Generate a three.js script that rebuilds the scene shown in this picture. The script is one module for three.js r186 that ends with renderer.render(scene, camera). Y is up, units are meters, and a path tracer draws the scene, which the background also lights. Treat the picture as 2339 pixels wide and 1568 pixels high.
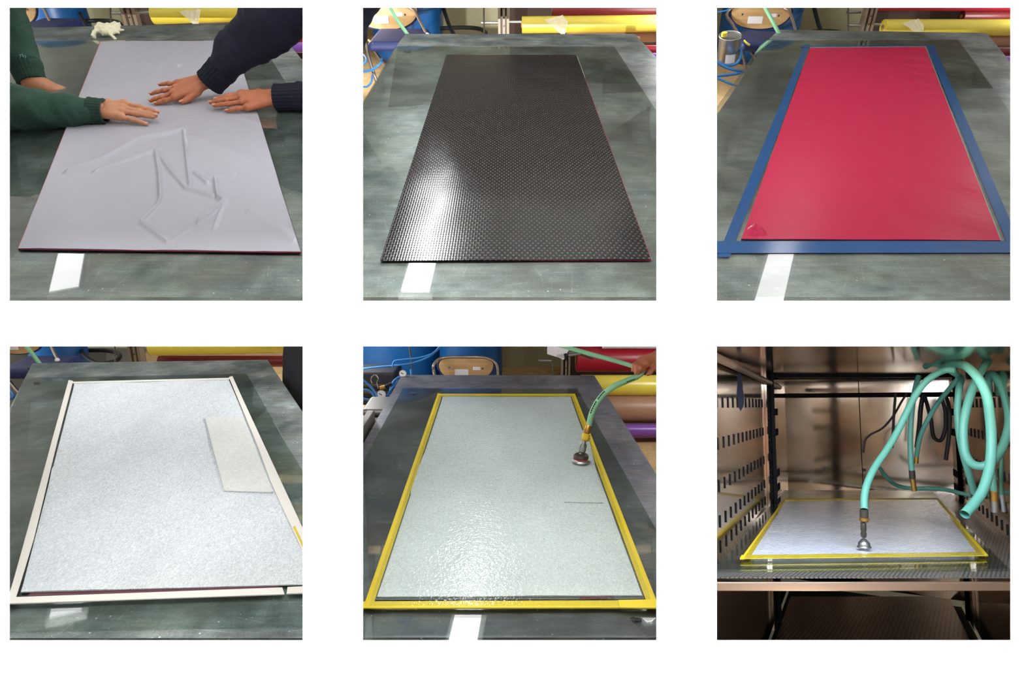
import * as THREE from 'three';
import { mergeGeometries } from 'three/addons/utils/BufferGeometryUtils.js';
import { RoundedBoxGeometry } from 'three/addons/geometries/RoundedBoxGeometry.js';
import { RectAreaLightUniformsLib } from 'three/addons/lights/RectAreaLightUniformsLib.js';
import { ImprovedNoise } from 'three/addons/math/ImprovedNoise.js';

// ------------------------------------------------------------------ camera, light, exposure
RectAreaLightUniformsLib.init();
const scene = new THREE.Scene();
scene.background = new THREE.Color(0, 0, 0);
const F = 1600, PX = 1169.5, PY = 784, EYE = 1.6;          // focal length and centre of the frame, eye height
const camera = new THREE.PerspectiveCamera(2 * Math.atan(784 / F) * 180 / Math.PI, 2339 / 1568, 0.05, 60);
camera.position.set(0, EYE, 0);
camera.lookAt(0, EYE, -1);
camera.updateMatrixWorld();
const renderer = new THREE.WebGLRenderer({ antialias: true });
renderer.toneMapping = THREE.LinearToneMapping;
renderer.toneMappingExposure = 1.0;
renderer.shadowMap.enabled = true;
const WALL_LIGHT = 60;                                       // candela of each spot that washes the white display wall
const LAMP = { a: 4.8, b: 28, c: 4.0, d: 2.8, e: 5.2, f: 420 };       // brightness of each station's ceiling lamps
const ROOM_LAMP = 2.2, SIDE_LAMP = { up: 1.6, low: .9 }, REAR_SPOT = 16;

// ------------------------------------------------------------------ helpers
const V3 = (x, y, z) => new THREE.Vector3(x, y, z);
let seed = 7;
const rnd = () => { seed = (seed * 1664525 + 1013904223) >>> 0; return seed / 4294967296; };
const rr = (a, b) => a + (b - a) * rnd();
const perlin = new ImprovedNoise();
const taken = {};
function numbered(name) {
  const n = taken[name] = (taken[name] ?? -1) + 1;
  return n ? `${name}_${String(n).padStart(3, '0')}` : name;
}
function shade(o) { o.traverse(m => { if (m.isMesh) { m.castShadow = true; m.receiveShadow = true; } }); return o; }

// One station = one work table (or the oven): a level frame of its own. Local x to the right, y up from the table top, z towards the viewer.
class Station {
  constructor(vy, yNear, zNear) {
    this.slope = (PY - vy) / F;
    this.theta = Math.atan(this.slope);
    this.n = V3(0, Math.cos(this.theta), Math.sin(this.theta));
    this.q = new THREE.Quaternion().setFromAxisAngle(V3(1, 0, 0), this.theta);
    this.qi = this.q.clone().invert();
    this.E = -zNear * (this.n.y * -(yNear - PY) / F - this.n.z);
    this.O = V3(0, EYE, 0).addScaledVector(this.n, -this.E);
  }
  ray(px, py) { return V3((px - PX) / F, -(py - PY) / F, -1); }
  local(P) { return P.clone().sub(this.O).applyQuaternion(this.qi); }
  world(L) { return L.clone().applyQuaternion(this.q).add(this.O); }
  on(px, py, h = 0) { const d = this.ray(px, py); return this.local(d.multiplyScalar((h - this.E) / d.dot(this.n)).add(V3(0, EYE, 0))); }
  at(px, py, Z) { return this.local(this.ray(px, py).multiplyScalar(Z).add(V3(0, EYE, 0))); }
  depth(px, py, h = 0) { const d = this.ray(px, py); return (h - this.E) / d.dot(this.n); }
}
function thing(st, name, label, category, group) {
  const g = new THREE.Group(); g.name = numbered(name); g.userData = { label, category }; if (group) g.userData.group = group;
  g.userData_st = st; scene.add(g); return g;
}
function part(parent, name, geo, mat, label) {
  const m = new THREE.Mesh(Array.isArray(geo) ? mergeGeometries(geo.map(g => g.index ? g.toNonIndexed() : g)) : geo, mat);
  m.name = name; if (label) m.userData.label = label; parent.add(m); return m;
}
function done(g) {                                           // puts a thing built in station coordinates onto its base point
  const st = g.userData_st, box = new THREE.Box3();
  g.updateMatrixWorld(true);
  g.traverse(m => { if (m.isMesh) box.expandByObject(m); });
  const base = V3((box.min.x + box.max.x) / 2, box.min.y, (box.min.z + box.max.z) / 2);
  for (const c of g.children) c.position.sub(base);
  g.position.copy(st.world(base)); g.quaternion.copy(st.q);
  delete g.userData_st; return shade(g);
}
function single(st, name, geo, mat, label, category, group, kind) {   // a thing that is one mesh
  const m = new THREE.Mesh(Array.isArray(geo) ? mergeGeometries(geo.map(g => g.index ? g.toNonIndexed() : g)) : geo, mat);
  m.name = numbered(name); m.userData = { label, category }; if (group) m.userData.group = group; if (kind) m.userData.kind = kind;
  m.geometry.computeBoundingBox(); const b = m.geometry.boundingBox;
  const base = V3((b.min.x + b.max.x) / 2, b.min.y, (b.min.z + b.max.z) / 2);
  m.geometry.translate(-base.x, -base.y, -base.z);
  m.position.copy(st ? st.world(base) : base); if (st) m.quaternion.copy(st.q);
  scene.add(m); return shade(m);
}
function struct(st, name, geo, mat, label, category = 'wall') { const m = single(st, name, geo, mat, label, category); m.userData.kind = 'structure'; return m; }

// ---- geometry
function box(x0, x1, y0, y1, z0, z1) { return new THREE.BoxGeometry(x1 - x0, y1 - y0, z1 - z0).translate((x0 + x1) / 2, (y0 + y1) / 2, (z0 + z1) / 2); }
function rbox(x0, x1, y0, y1, z0, z1, r = 0.01) { return new RoundedBoxGeometry(x1 - x0, y1 - y0, z1 - z0, 3, r).translate((x0 + x1) / 2, (y0 + y1) / 2, (z0 + z1) / 2); }
function tube(pts, r, seg = 0, radial = 10, closed = false) {
  const c = new THREE.CatmullRomCurve3(pts, closed, 'centripetal');
  return new THREE.TubeGeometry(c, seg || Math.max(8, pts.length * 10), r, radial, closed);
}
function rod(a, b, r, radial = 14, r2 = r) {
  const d = b.clone().sub(a), g = new THREE.CylinderGeometry(r2, r, d.length(), radial, 1);
  g.applyQuaternion(new THREE.Quaternion().setFromUnitVectors(V3(0, 1, 0), d.clone().normalize()));
  return g.translate((a.x + b.x) / 2, (a.y + b.y) / 2, (a.z + b.z) / 2);
}
function lathe(profile, base, axis = V3(0, 1, 0), seg = 40) {
  const g = new THREE.LatheGeometry(profile.map(p => new THREE.Vector2(p[0], p[1])), seg);
  g.applyQuaternion(new THREE.Quaternion().setFromUnitVectors(V3(0, 1, 0), axis.clone().normalize()));
  return g.translate(base.x, base.y, base.z);
}
function slab(st, px, h0, th) {                              // flat plate with the outline given by points on the table plane
  const pts = px.map(p => st.on(p[0], p[1], h0));
  const s = new THREE.Shape(pts.map(p => new THREE.Vector2(p.x, -p.z)));
  return new THREE.ExtrudeGeometry(s, { depth: th, bevelEnabled: false }).rotateX(-Math.PI / 2).translate(0, h0, 0);
}
function resample(pts, n) {
  const L = [0]; for (let i = 1; i < pts.length; i++) L.push(L[i - 1] + pts[i].distanceTo(pts[i - 1]));
  const out = []; let k = 1;
  for (let i = 0; i <= n; i++) {
    const s = L[L.length - 1] * i / n;
    while (k < pts.length - 1 && L[k] < s) k++;
    out.push(pts[k - 1].clone().lerp(pts[k], L[k] === L[k - 1] ? 0 : (s - L[k - 1]) / (L[k] - L[k - 1])));
  }
  return out;
}
// a sheet between a left and a right outline (far to near), with a relief hf(x, z, s, t) on its upper face
function sheet(st, left, right, h0, th, nu = 1, nv = 1, hf = null, open = false) {
  const A = resample(left.map(p => st.on(p[0], p[1], h0)), nv), B = resample(right.map(p => st.on(p[0], p[1], h0)), nv);
  const pos = [], uv = [], idx = [];
  const put = (x, y, z) => { pos.push(x, y, z); uv.push(x, -z); return pos.length / 3 - 1; };
  const top = [], bot = [];
  for (let j = 0; j <= nv; j++) for (let i = 0; i <= nu; i++) {
    const s = i / nu, p = A[j].clone().lerp(B[j], s), e = hf ? hf(p.x, p.z, s, j / nv) : 0;
    top.push(put(p.x, h0 + th + e, p.z));
  }
  const W = nu + 1;
  for (let j = 0; j < nv; j++) for (let i = 0; i < nu; i++) {
    const a = j * W + i; idx.push(top[a], top[a + W], top[a + 1], top[a + 1], top[a + W], top[a + W + 1]);
  }
  if (!open) {
    const ring = [];
    for (let i = 0; i < nu; i++) ring.push([i, 0]); for (let j = 0; j < nv; j++) ring.push([nu, j]);
    for (let i = nu; i > 0; i--) ring.push([i, nv]); for (let j = nv; j > 0; j--) ring.push([0, j]);
    const up = [], dn = [];
    for (const [i, j] of ring) { const k = (j * W + i) * 3; up.push(put(pos[k], pos[k + 1], pos[k + 2])); dn.push(put(pos[k], h0, pos[k + 2])); }
    for (let k = 0; k < ring.length; k++) { const l = (k + 1) % ring.length; idx.push(up[k], up[l], dn[k], dn[k], up[l], dn[l]); }
    const c = [put(A[0].x, h0, A[0].z), put(B[0].x, h0, B[0].z), put(A[nv].x, h0, A[nv].z), put(B[nv].x, h0, B[nv].z)];
    idx.push(c[0], c[1], c[2], c[1], c[3], c[2]);
  }
  const g = new THREE.BufferGeometry();
  g.setAttribute('position', new THREE.Float32BufferAttribute(pos, 3)); g.setAttribute('uv', new THREE.Float32BufferAttribute(uv, 2));
  g.setIndex(idx); g.computeVertexNormals(); return g;
}
// ---- smooth bodies: tapered capsules joined softly, meshed on a grid
function segDist(p, c) {
  const [a, b, ra, rb] = c, bx = b.x - a.x, by = b.y - a.y, bz = b.z - a.z, px = p[0] - a.x, py = p[1] - a.y, pz = p[2] - a.z;
  const bb = bx * bx + by * by + bz * bz, t = bb > 0 ? Math.min(1, Math.max(0, (px * bx + py * by + pz * bz) / bb)) : 0;
  const x = px - t * bx, y = py - t * by, z = pz - t * bz;
  return Math.sqrt(x * x + y * y + z * z) - (ra + t * (rb - ra));
}
function blend(caps, k, extra) {
  return p => {
    let d = 1e3;
    for (const c of caps) { const e = segDist(p, c); const h = Math.max(k - Math.abs(d - e), 0) / k; d = Math.min(d, e) - h * h * k * 0.25; }
    return extra ? extra(p, d) : d;
  };
}
function skinMesh(caps, k, cell, extra, margin = 0.01) {
  const lo = [1e9, 1e9, 1e9], hi = [-1e9, -1e9, -1e9];
  for (const [a, b, ra, rb] of caps) for (const [q, r] of [[a, ra], [b, rb]]) q.toArray().forEach((v, i) => { lo[i] = Math.min(lo[i], v - r - margin); hi[i] = Math.max(hi[i], v + r + margin); });
  return netMesh(blend(caps, k, extra), lo, hi, cell);
}
function netMesh(f, lo, hi, cell) {                          // surface nets
  const N = [0, 1, 2].map(i => Math.ceil((hi[i] - lo[i]) / cell) + 2), [nx, ny, nz] = N, D = new Float32Array(nx * ny * nz), id = (x, y, z) => x + nx * (y + ny * z);
  for (let z = 0; z < nz; z++) for (let y = 0; y < ny; y++) for (let x = 0; x < nx; x++) D[id(x, y, z)] = f([lo[0] + x * cell, lo[1] + y * cell, lo[2] + z * cell]);
  const vert = new Int32Array(nx * ny * nz).fill(-1), pos = [];
  for (let z = 0; z < nz - 1; z++) for (let y = 0; y < ny - 1; y++) for (let x = 0; x < nx - 1; x++) {
    let cx = 0, cy = 0, cz = 0, n = 0, inside = 0;
    const v = []; for (let c = 0; c < 8; c++) { const d = D[id(x + (c & 1), y + (c >> 1 & 1), z + (c >> 2))]; v.push(d); if (d < 0) inside++; }
    if (inside === 0 || inside === 8) continue;
    for (let a = 0; a < 8; a++) for (let s = 1; s < 8; s <<= 1) if (!(a & s)) {
      const b = a | s; if ((v[a] < 0) === (v[b] < 0)) continue;
      const t = v[a] / (v[a] - v[b]);
      cx += (a & 1) + (s === 1 ? t : 0); cy += (a >> 1 & 1) + (s === 2 ? t : 0); cz += (a >> 2) + (s === 4 ? t : 0); n++;
    }
    vert[id(x, y, z)] = pos.length / 3;
    pos.push(lo[0] + (x + cx / n) * cell, lo[1] + (y + cy / n) * cell, lo[2] + (z + cz / n) * cell);
  }
  const idx = [], quad = (a, b, c, d, flip) => { if (a < 0 || b < 0 || c < 0 || d < 0) return; flip ? idx.push(a, c, b, a, d, c) : idx.push(a, b, c, a, c, d); };
  for (let z = 1; z < nz - 1; z++) for (let y = 1; y < ny - 1; y++) for (let x = 1; x < nx - 1; x++) {
    const d0 = D[id(x, y, z)] < 0;
    if (d0 !== D[id(x + 1, y, z)] < 0) quad(vert[id(x, y - 1, z - 1)], vert[id(x, y, z - 1)], vert[id(x, y, z)], vert[id(x, y - 1, z)], !d0);
    if (d0 !== D[id(x, y + 1, z)] < 0) quad(vert[id(x - 1, y, z - 1)], vert[id(x - 1, y, z)], vert[id(x, y, z)], vert[id(x, y, z - 1)], !d0);
    if (d0 !== D[id(x, y, z + 1)] < 0) quad(vert[id(x - 1, y - 1, z)], vert[id(x, y - 1, z)], vert[id(x, y, z)], vert[id(x - 1, y, z)], !d0);
  }
  const g = new THREE.BufferGeometry();
  g.setAttribute('position', new THREE.Float32BufferAttribute(pos, 3));
  g.setAttribute('uv', new THREE.Float32BufferAttribute(pos.flatMap((_, i) => i % 3 === 0 ? [pos[i], pos[i + 1]] : []), 2));
  g.setIndex(idx); g.computeVertexNormals(); return g;
}

// ------------------------------------------------------------------ textures and materials
const hash2 = (x, y, s) => { let h = (x * 374761393 + y * 668265263 + s * 974634777) | 0; h = Math.imul(h ^ (h >>> 13), 1274126177); return ((h ^ (h >>> 16)) >>> 0) / 4294967296; };
function pnoise(x, y, P, s) {                                // value noise with period P
  const X = Math.floor(x), Y = Math.floor(y), fx = x - X, fy = y - Y, u = fx * fx * (3 - 2 * fx), w = fy * fy * (3 - 2 * fy), m = v => ((v % P) + P) % P;
  const a = hash2(m(X), m(Y), s), b = hash2(m(X + 1), m(Y), s), c = hash2(m(X), m(Y + 1), s), d = hash2(m(X + 1), m(Y + 1), s);
  return (a + (b - a) * u) * (1 - w) + (c + (d - c) * u) * w;
}
function tex(W, H, fn, srgb = true, rep = [1, 1]) {
  const d = new Uint8Array(W * H * 4);
  for (let y = 0; y < H; y++) for (let x = 0; x < W; x++) {
    const c = fn(x, y), i = 4 * (y * W + x);
    for (let k = 0; k < 3; k++) d[i + k] = Math.max(0, Math.min(255, Math.round(Array.isArray(c) ? c[k] : c)));
    d[i + 3] = 255;
  }
  const t = new THREE.DataTexture(d, W, H, THREE.RGBAFormat);
  t.wrapS = t.wrapT = THREE.RepeatWrapping; t.magFilter = THREE.LinearFilter; t.minFilter = THREE.LinearMipmapLinearFilter; t.generateMipmaps = true;
  if (srgb) t.colorSpace = THREE.SRGBColorSpace; t.repeat.set(rep[0], rep[1]); t.needsUpdate = true; return t;
}
const std = (color, roughness = 0.6, metalness = 0, extra = {}) => new THREE.MeshStandardMaterial({ color, roughness, metalness, ...extra });
const phys = (o) => new THREE.MeshPhysicalMaterial(o);

function metalTex(base, amp, streak) {                       // worn sheet metal: clouds, rolling streaks, scratches, specks
  const W = 1024, mark = new Float32Array(W * W);
  for (let k = 0; k < 260; k++) {
    let x = rnd() * W, y = rnd() * W; const a = rnd() < 0.6 ? rr(-0.3, 0.3) : rr(1.2, 1.9), l = rr(10, 120), v = rr(8, 46);
    for (let i = 0; i < l; i++) { const X = ((x + i * Math.cos(a)) % W + W) % W | 0, Y = ((y + i * Math.sin(a)) % W + W) % W | 0; if (rnd() < 0.8) mark[Y * W + X] += v; }
  }
  for (let k = 0; k < 420; k++) { const X = rnd() * (W - 4) | 0, Y = rnd() * (W - 4) | 0, s = rnd() < 0.1 ? 4 : rnd() < 0.4 ? 2 : 1; for (let i = 0; i < s; i++) for (let j = 0; j < s; j++) mark[(Y + j) * W + X + i] += rr(40, 110); }
  return tex(W, W, (x, y) => {
    const c = pnoise(x / 128, y / 128, 8, 1) - .5, m = pnoise(x / 32, y / 32, 32, 2) - .5, s = pnoise(x / 64, y / 8, 128, 3) - .5, f = hash2(x, y, 4) - .5, g = pnoise(x / 5, y / 5, 205, 9) - .5;
    const v = amp * (1.1 * c + .6 * m + .25 * g) + streak * s + 30 * f + 1.3 * mark[y * W + x];
    const warm = 8 * (pnoise(x / 100, y / 60, 17, 6) - .5);
    return [base[0] + v + warm, base[1] + v, base[2] + v - warm];
  });
}
const metalA = metalTex([104, 112, 111], 54, 20), metalB = metalTex([108, 108, 116], 34, 18);
const roughTex = tex(512, 512, (x, y) => 120 + 90 * (pnoise(x / 64, y / 64, 8, 11) - .5) + 50 * (pnoise(x / 12, y / 12, 43, 12) - .5), false, [1.3, 1.3]);
const felt = (b, a) => tex(1024, 1024, (x, y) => {           // non-woven breather: fibres and flecks
  const f = pnoise(x / 7, y / 3, 1024, 21) * .5 + pnoise(x / 3, y / 8, 1024, 22) * .5, c = pnoise(x / 170, y / 170, 6, 23) - .5, h = hash2(x >> 1, y >> 1, 24);
  const v = a * (f - .5) * 1.6 + 10 * c - (h > .93 ? a * .9 : 0);
  return [b[0] + v, b[1] + v, b[2] + v];
});
const feltD = felt([212, 218, 223], 34), feltE = felt([212, 220, 221], 24);
feltD.repeat.set(2.2, 1.0); feltE.repeat.set(2.2, 1.0);
const weaveN = 64;
const weaveAt = (x, y) => {                                  // plain weave: [height, along warp?]
  const cx = Math.floor(x / 32), cy = Math.floor(y / 32), u = (x % 32) / 32, v = (y % 32) / 32, warp = (cx + cy) % 2 === 0;
  const e = warp ? u : v, l = warp ? v : u;
  return [Math.pow(Math.sin(Math.PI * e), .5) * (.45 + .55 * Math.sin(Math.PI * l)), warp];
};
const weaveMap = tex(weaveN, weaveN, (x, y) => { const [h, w] = weaveAt(x, y); const v = w ? 8 + 8 * h : 22 + 66 * h * h; return [v, v, v * 1.03]; });
const weaveBump = tex(weaveN, weaveN, (x, y) => 255 * weaveAt(x, y)[0], false);
for (const t of [weaveMap, weaveBump]) t.repeat.set(1 / 0.0135, 1 / 0.026);
const knitBump = tex(128, 128, (x, y) => 128 + 100 * Math.sin(x / 128 * Math.PI * 32) * Math.sin(y / 128 * Math.PI * 32) , false, [8, 8]);
const clothTex = (b, s) => tex(256, 256, (x, y) => { const v = 9 * (pnoise(x / 24, y / 24, 11, s) - .5) + 7 * (hash2(x, y, s) - .5); return [b[0] + v, b[1] + v, b[2] + v]; });
const skinTex = tex(256, 256, (x, y) => { const v = 16 * (pnoise(x / 20, y / 20, 13, 41) - .5) + 8 * (hash2(x, y, 42) - .5); return [186 + v, 128 + v * .8, 96 + v * .7]; }, true, [6, 6]);
const plyTex = tex(256, 256, (x, y) => { const g = pnoise(x / 60, y / 6, 43, 51), v = 26 * (g - .5) + 10 * (hash2(x, y, 52) - .5); return [196 + v, 158 + v, 108 + v]; }, true, [2, 2]);
const boardTex = tex(512, 512, (x, y) => { const v = 22 * (pnoise(x / 14, y / 10, 52, 61) - .5) + 18 * (hash2(x >> 1, y >> 1, 62) - .5) + 14 * (pnoise(x / 90, y / 90, 6, 63) - .5); return [203 + v, 171 + v, 122 + v * .9]; });
const paintTex = (b, s) => tex(256, 256, (x, y) => { const v = 9 * (pnoise(x / 40, y / 40, 7, s) - .5) + 5 * (hash2(x, y, s + 1) - .5); return [b[0] + v, b[1] + v, b[2] + v]; });
const bagBump = tex(512, 512, (x, y) => 255 * (.6 * pnoise(x / 10, y / 6, 512, 71) + .4 * pnoise(x / 4, y / 4, 128, 72)), false, [3, 2]);

const M = {
  white: std('#f4f4f4', .9), boardBack: std('#8b8b86', .9),
  tableA: std('#ffffff', .45, .3, { map: metalA, bumpMap: roughTex, bumpScale: .0004 }),
  tableB: std('#ffffff', .45, .3, { map: metalB, bumpMap: roughTex, bumpScale: .0004 }),
  steelEdge: std('#6b6862', .5, .6), leg: std('#3d4043', .6, .3),
  glass: phys({ color: '#f5faf7', roughness: .02, transmission: 1, thickness: 0, ior: 1.5 }),
  filmWhite: phys({ color: '#a9a9b6', roughness: .42, bumpMap: roughTex, bumpScale: .0006 }),
  filmRed: std('#c43158', .4), carbonEdge: std('#17171b', .5),
  carbon: phys({ color: '#ffffff', map: weaveMap, bumpMap: weaveBump, bumpScale: .00016, roughness: .11, specularIntensity: .55 }),
  pink: phys({ color: '#b80c46', roughness: .38, specularIntensity: .35, bumpMap: roughTex, bumpScale: .0012, clearcoat: .06, clearcoatRoughness: .3 }),
  clearEdge: phys({ color: '#e4e6e2', roughness: .12, transmission: .75, thickness: 0 }),
  blueTape: phys({ color: '#004a86', roughness: .18, specularIntensity: .5 }),
  feltD: std('#ffffff', .95, 0, { map: feltD }), feltE: std('#ffffff', .9, 0, { map: feltE }),
  tackWhite: std('#e4e0d9', .6), tackYellow: std('#d6bd1f', .5), maroon: std('#5a2436', .5),
  bag: phys({ color: '#f4f7f5', roughness: .07, transmission: 1, thickness: 0, bumpMap: bagBump, bumpScale: .0012 }),
  skinA: phys({ color: '#ffffff', map: skinTex, roughness: .5 }), skinB: phys({ color: '#f0d0c4', map: skinTex, roughness: .5 }), nail: std('#c58a74', .4),
  green: std('#ffffff', .95, 0, { map: clothTex([38, 68, 56], 81), bumpMap: knitBump, bumpScale: .0008 }),
  navy: std('#ffffff', .95, 0, { map: clothTex([17, 21, 42], 83), bumpMap: knitBump, bumpScale: .0008 }),
  black: std('#14151c', .9), latex: std('#eee9cd', .5),
  tank: phys({ color: '#ffffff', map: paintTex([14, 78, 136], 91), roughness: .35 }), tankDark: std('#123a66', .5),
  chrome: std('#b9aca0', .22, .9), steel: std('#a9a9a8', .3, .9), darkSteel: std('#4b443c', .45, .5), brownSteel: std('#8b7a68', .5, .35),
  ply: std('#ffffff', .7, 0, { map: plyTex }), paper: std('#e9e6ea', .8), seat: std('#1f2a5a', .6),
  hose: std('#7fb58c', .55), hoseTeal: std('#589885', .5), hoseInk: std('#1a201c', .7), blackHose: std('#141414', .55), blueTube: phys({ color: '#2f74b8', roughness: .3 }),
  wallPaint: std('#ffffff', .9, 0, { map: paintTex([178, 172, 138], 95) }), roomPaint: std('#c3c2bc', .9), partition: std('#8f8f8a', .9), dark: std('#3a2a20', .85),
  floor: std('#ffffff', .85, 0, { map: boardTex }), concrete: std('#9a9480', .9),
  yellow: phys({ color: '#dcc847', roughness: .32, clearcoat: .5, clearcoatRoughness: .3 }), core: std('#b58e5c', .8),
  film: phys({ color: '#fffbe6', roughness: .18, transmission: .45, thickness: 0 }),
  kraft: phys({ color: '#a87f63', roughness: .4 }), red: phys({ color: '#a41c30', roughness: .35 }), maroonRoll: phys({ color: '#6e1d20', roughness: .4 }), purple: phys({ color: '#8250b0', roughness: .3 }),
  brass: std('#b98d45', .35, .85), gaugeFace: std('#e6e3df', .5), ink: std('#22262c', .7),
  lampBody: std('#e3e3e0', .6), divider: std('#8f8f8a', .9, 0, { side: THREE.DoubleSide }),
};

// ------------------------------------------------------------------ the stations (vanishing height of the table plane, lower rim of the opening)
const S = {
  a: new Station(-317, 688, 1.48), b: new Station(-307, 688, 1.48), c: new Station(-261, 688, 1.48),
  d: new Station(319, 1463, 1.48), e: new Station(440, 1463, 1.48), f: new Station(929, 1321, 1.75),
};
const ZW = 1.44;                                             // distance of the white display wall

// ------------------------------------------------------------------ the room shell and the white display wall
{
  const x = p => (p - PX) / F * ZW, y = p => EYE - (p - PY) / F * ZW;
  const sh = new THREE.Shape([[-1.75, .05], [1.75, .05], [1.75, EYE + .92], [-1.75, EYE + .92]].map(p => new THREE.Vector2(...p)));
  for (const [x0, x1] of [[22, 692.5], [829, 1499.5], [1636.5, 2308]]) for (const [y0, y1] of [[17.5, 688], [791.5, 1463]])
    sh.holes.push(new THREE.Path([[x(x0), y(y1)], [x(x0), y(y0)], [x(x1), y(y0)], [x(x1), y(y1)]].map(p => new THREE.Vector2(...p))));
  struct(null, 'wall_front', new THREE.ExtrudeGeometry(sh, { depth: .002, bevelEnabled: false }).translate(0, 0, -ZW), M.white, 'white display wall with six square openings, one before each work station');
  const T = .1, X = 4.4, top = 4.9, back = -7.6, fr = 3.2;
  struct(null, 'floor', box(-X, X, -T, 0, back, fr), M.concrete, 'grey concrete floor of the workshop', 'floor');
  struct(null, 'ceiling', box(-X, X, top, top + T, back, fr), M.roomPaint, 'pale ceiling of the workshop', 'ceiling');
  struct(null, 'wall_left', box(-X - T, -X, 0, top, back, fr), M.roomPaint, 'plain beige side wall beyond the smoothing table');
  struct(null, 'wall_right', box(X, X + T, 0, top, back, fr), M.roomPaint, 'plain beige side wall beyond the oven');
  struct(null, 'wall_back', box(-X, X, 0, top, back - T, back), M.roomPaint, 'plain beige rear wall behind all stations');
  struct(null, 'wall_rear', box(-X, X, 0, top, fr, fr + T), M.roomPaint, 'plain beige wall facing the white display wall');
  for (const sx of [-1.6, .9]) {
    const s = new THREE.SpotLight('#fff6ea', REAR_SPOT, 0, 1.2, .5, 2), p = V3(sx, .3, 1.3), g = new THREE.Group();
    g.name = numbered('rear_spotlight'); g.userData = { label: sx < 0 ? 'black floor spotlight aimed at the wall behind the viewer' : 'black floor spotlight aimed at the wall corner behind the viewer', category: 'spotlight' };
    part(g, 'housing', new THREE.CylinderGeometry(.05, .06, .14, 24, 1, true).translate(0, -.1, 0), M.black); part(g, 'base', new THREE.CylinderGeometry(.08, .08, .04, 24).translate(0, -.28, 0), M.black);
    part(g, 'stem', rod(V3(0, -.26, 0), V3(0, -.16, 0), .012), M.black); const gl = std('#ffffff', .4); gl.emissive = new THREE.Color(1, .9, .8); gl.emissiveIntensity = 2; part(g, 'lens', new THREE.CylinderGeometry(.045, .045, .01, 24).translate(0, -.05, 0), gl);
    g.position.copy(p); scene.add(shade(g)); s.position.copy(p); s.target.position.set(sx, 1.9, 3.2); s.castShadow = true; s.shadow.radius = 2; scene.add(s); scene.add(s.target);
  }
  for (const sx of [-1.1, 0, 1.1]) {
    const p = V3(sx, .16, -.3), g = new THREE.Group();
    g.name = numbered('floor_spotlight'); g.userData = { label: 'black floor spotlight aimed up at the white display wall', category: 'spotlight', group: 'floor spotlights below the white wall' };
    part(g, 'base', new THREE.CylinderGeometry(.07, .08, .03, 24).translate(0, .015 - .16, 0), M.black);
    part(g, 'housing', new THREE.CylinderGeometry(.055, .045, .1, 24, 1, true).translate(0, -.075, 0), M.black);
    const glow = std('#fff8ee', .4); glow.emissive = new THREE.Color(1, .97, .92); glow.emissiveIntensity = 2;
    part(g, 'lens', new THREE.CylinderGeometry(.05, .05, .01, 24).translate(0, -.05, 0), glow);
    g.position.copy(p); scene.add(shade(g));
    const s = new THREE.SpotLight('#ffffff', WALL_LIGHT, 0, 1.1, .4, 2);
    s.position.set(p.x, p.y + .01, p.z); s.target.position.set(p.x, EYE + .5, -ZW); s.castShadow = true; s.shadow.radius = 2; s.shadow.mapSize.set(2048, 2048);
    scene.add(s); scene.add(s.target);
  }
}
function divider(name, px, z0, z1, y0, y1, top, label) {       // low upright board running straight away from the viewer
  const g = new THREE.Shape([[z0, EYE + y0], [z1, EYE + y1], [z1, EYE + top], [z0, EYE + top]].map(p => new THREE.Vector2(...p)));
  const geo = new THREE.ExtrudeGeometry(g, { depth: .01, bevelEnabled: false }).rotateY(Math.PI / 2), pos = geo.attributes.position;
  for (let i = 0; i < pos.count; i++) { const Z = Math.abs(pos.getZ(i)); pos.setXYZ(i, (px - PX) / F * Z + pos.getX(i), pos.getY(i), -Z); }
  geo.computeVertexNormals();
  struct(null, name, geo, M.divider, label, 'partition');
}
divider('wall_divider', 812, 1.5, 2.8, -.85, -.6, -.01, 'low grey divider between the felt table and the vacuum bag table');
divider('wall_divider_2', 1624, 1.46, 1.95, -.85, -.75, .05, 'short grey divider between the vacuum bag table and the oven');

// ceiling lamp: a long box with a glowing lower face and an area light of the same size
function lamp(st, near, far, H, width, L, label, tint = '#ffffff') {
  const a = st.on(near[0], near[1], -H), b = st.on(far[0], far[1], -H); a.y = b.y = H;
  const len = a.distanceTo(b), dir = b.clone().sub(a).normalize(), mid = a.clone().lerp(b, .5), ang = Math.atan2(dir.x, dir.z);
  lampAt(st, mid, ang, width, len, L, label, tint);
}
function lampAt(st, mid, ang, width, len, L, label, tint = '#ffffff', pitch = 0) {
  const g = new THREE.Group(); g.name = numbered('ceiling_light'); g.userData = { label, category: 'light' };
  g.position.copy(st.world(mid)); g.quaternion.copy(st.q).multiply(new THREE.Quaternion().setFromAxisAngle(V3(0, 1, 0), ang)).multiply(new THREE.Quaternion().setFromAxisAngle(V3(1, 0, 0), pitch));
  part(g, 'housing', rbox(-width / 2 - .015, width / 2 + .015, .004, .032, -len / 2 - .015, len / 2 + .015, .006), M.lampBody);
  const glow = std(tint, .5); glow.emissive = new THREE.Color(tint); glow.emissiveIntensity = 1;
  part(g, 'diffuser', box(-width / 2, width / 2, 0, .004, -len / 2, len / 2), glow);
  const r = new THREE.RectAreaLight(tint, L, width, len);
  r.position.set(0, -.003, 0); r.rotation.x = -Math.PI / 2; g.add(r);
  scene.add(shade(g));
}

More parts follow.
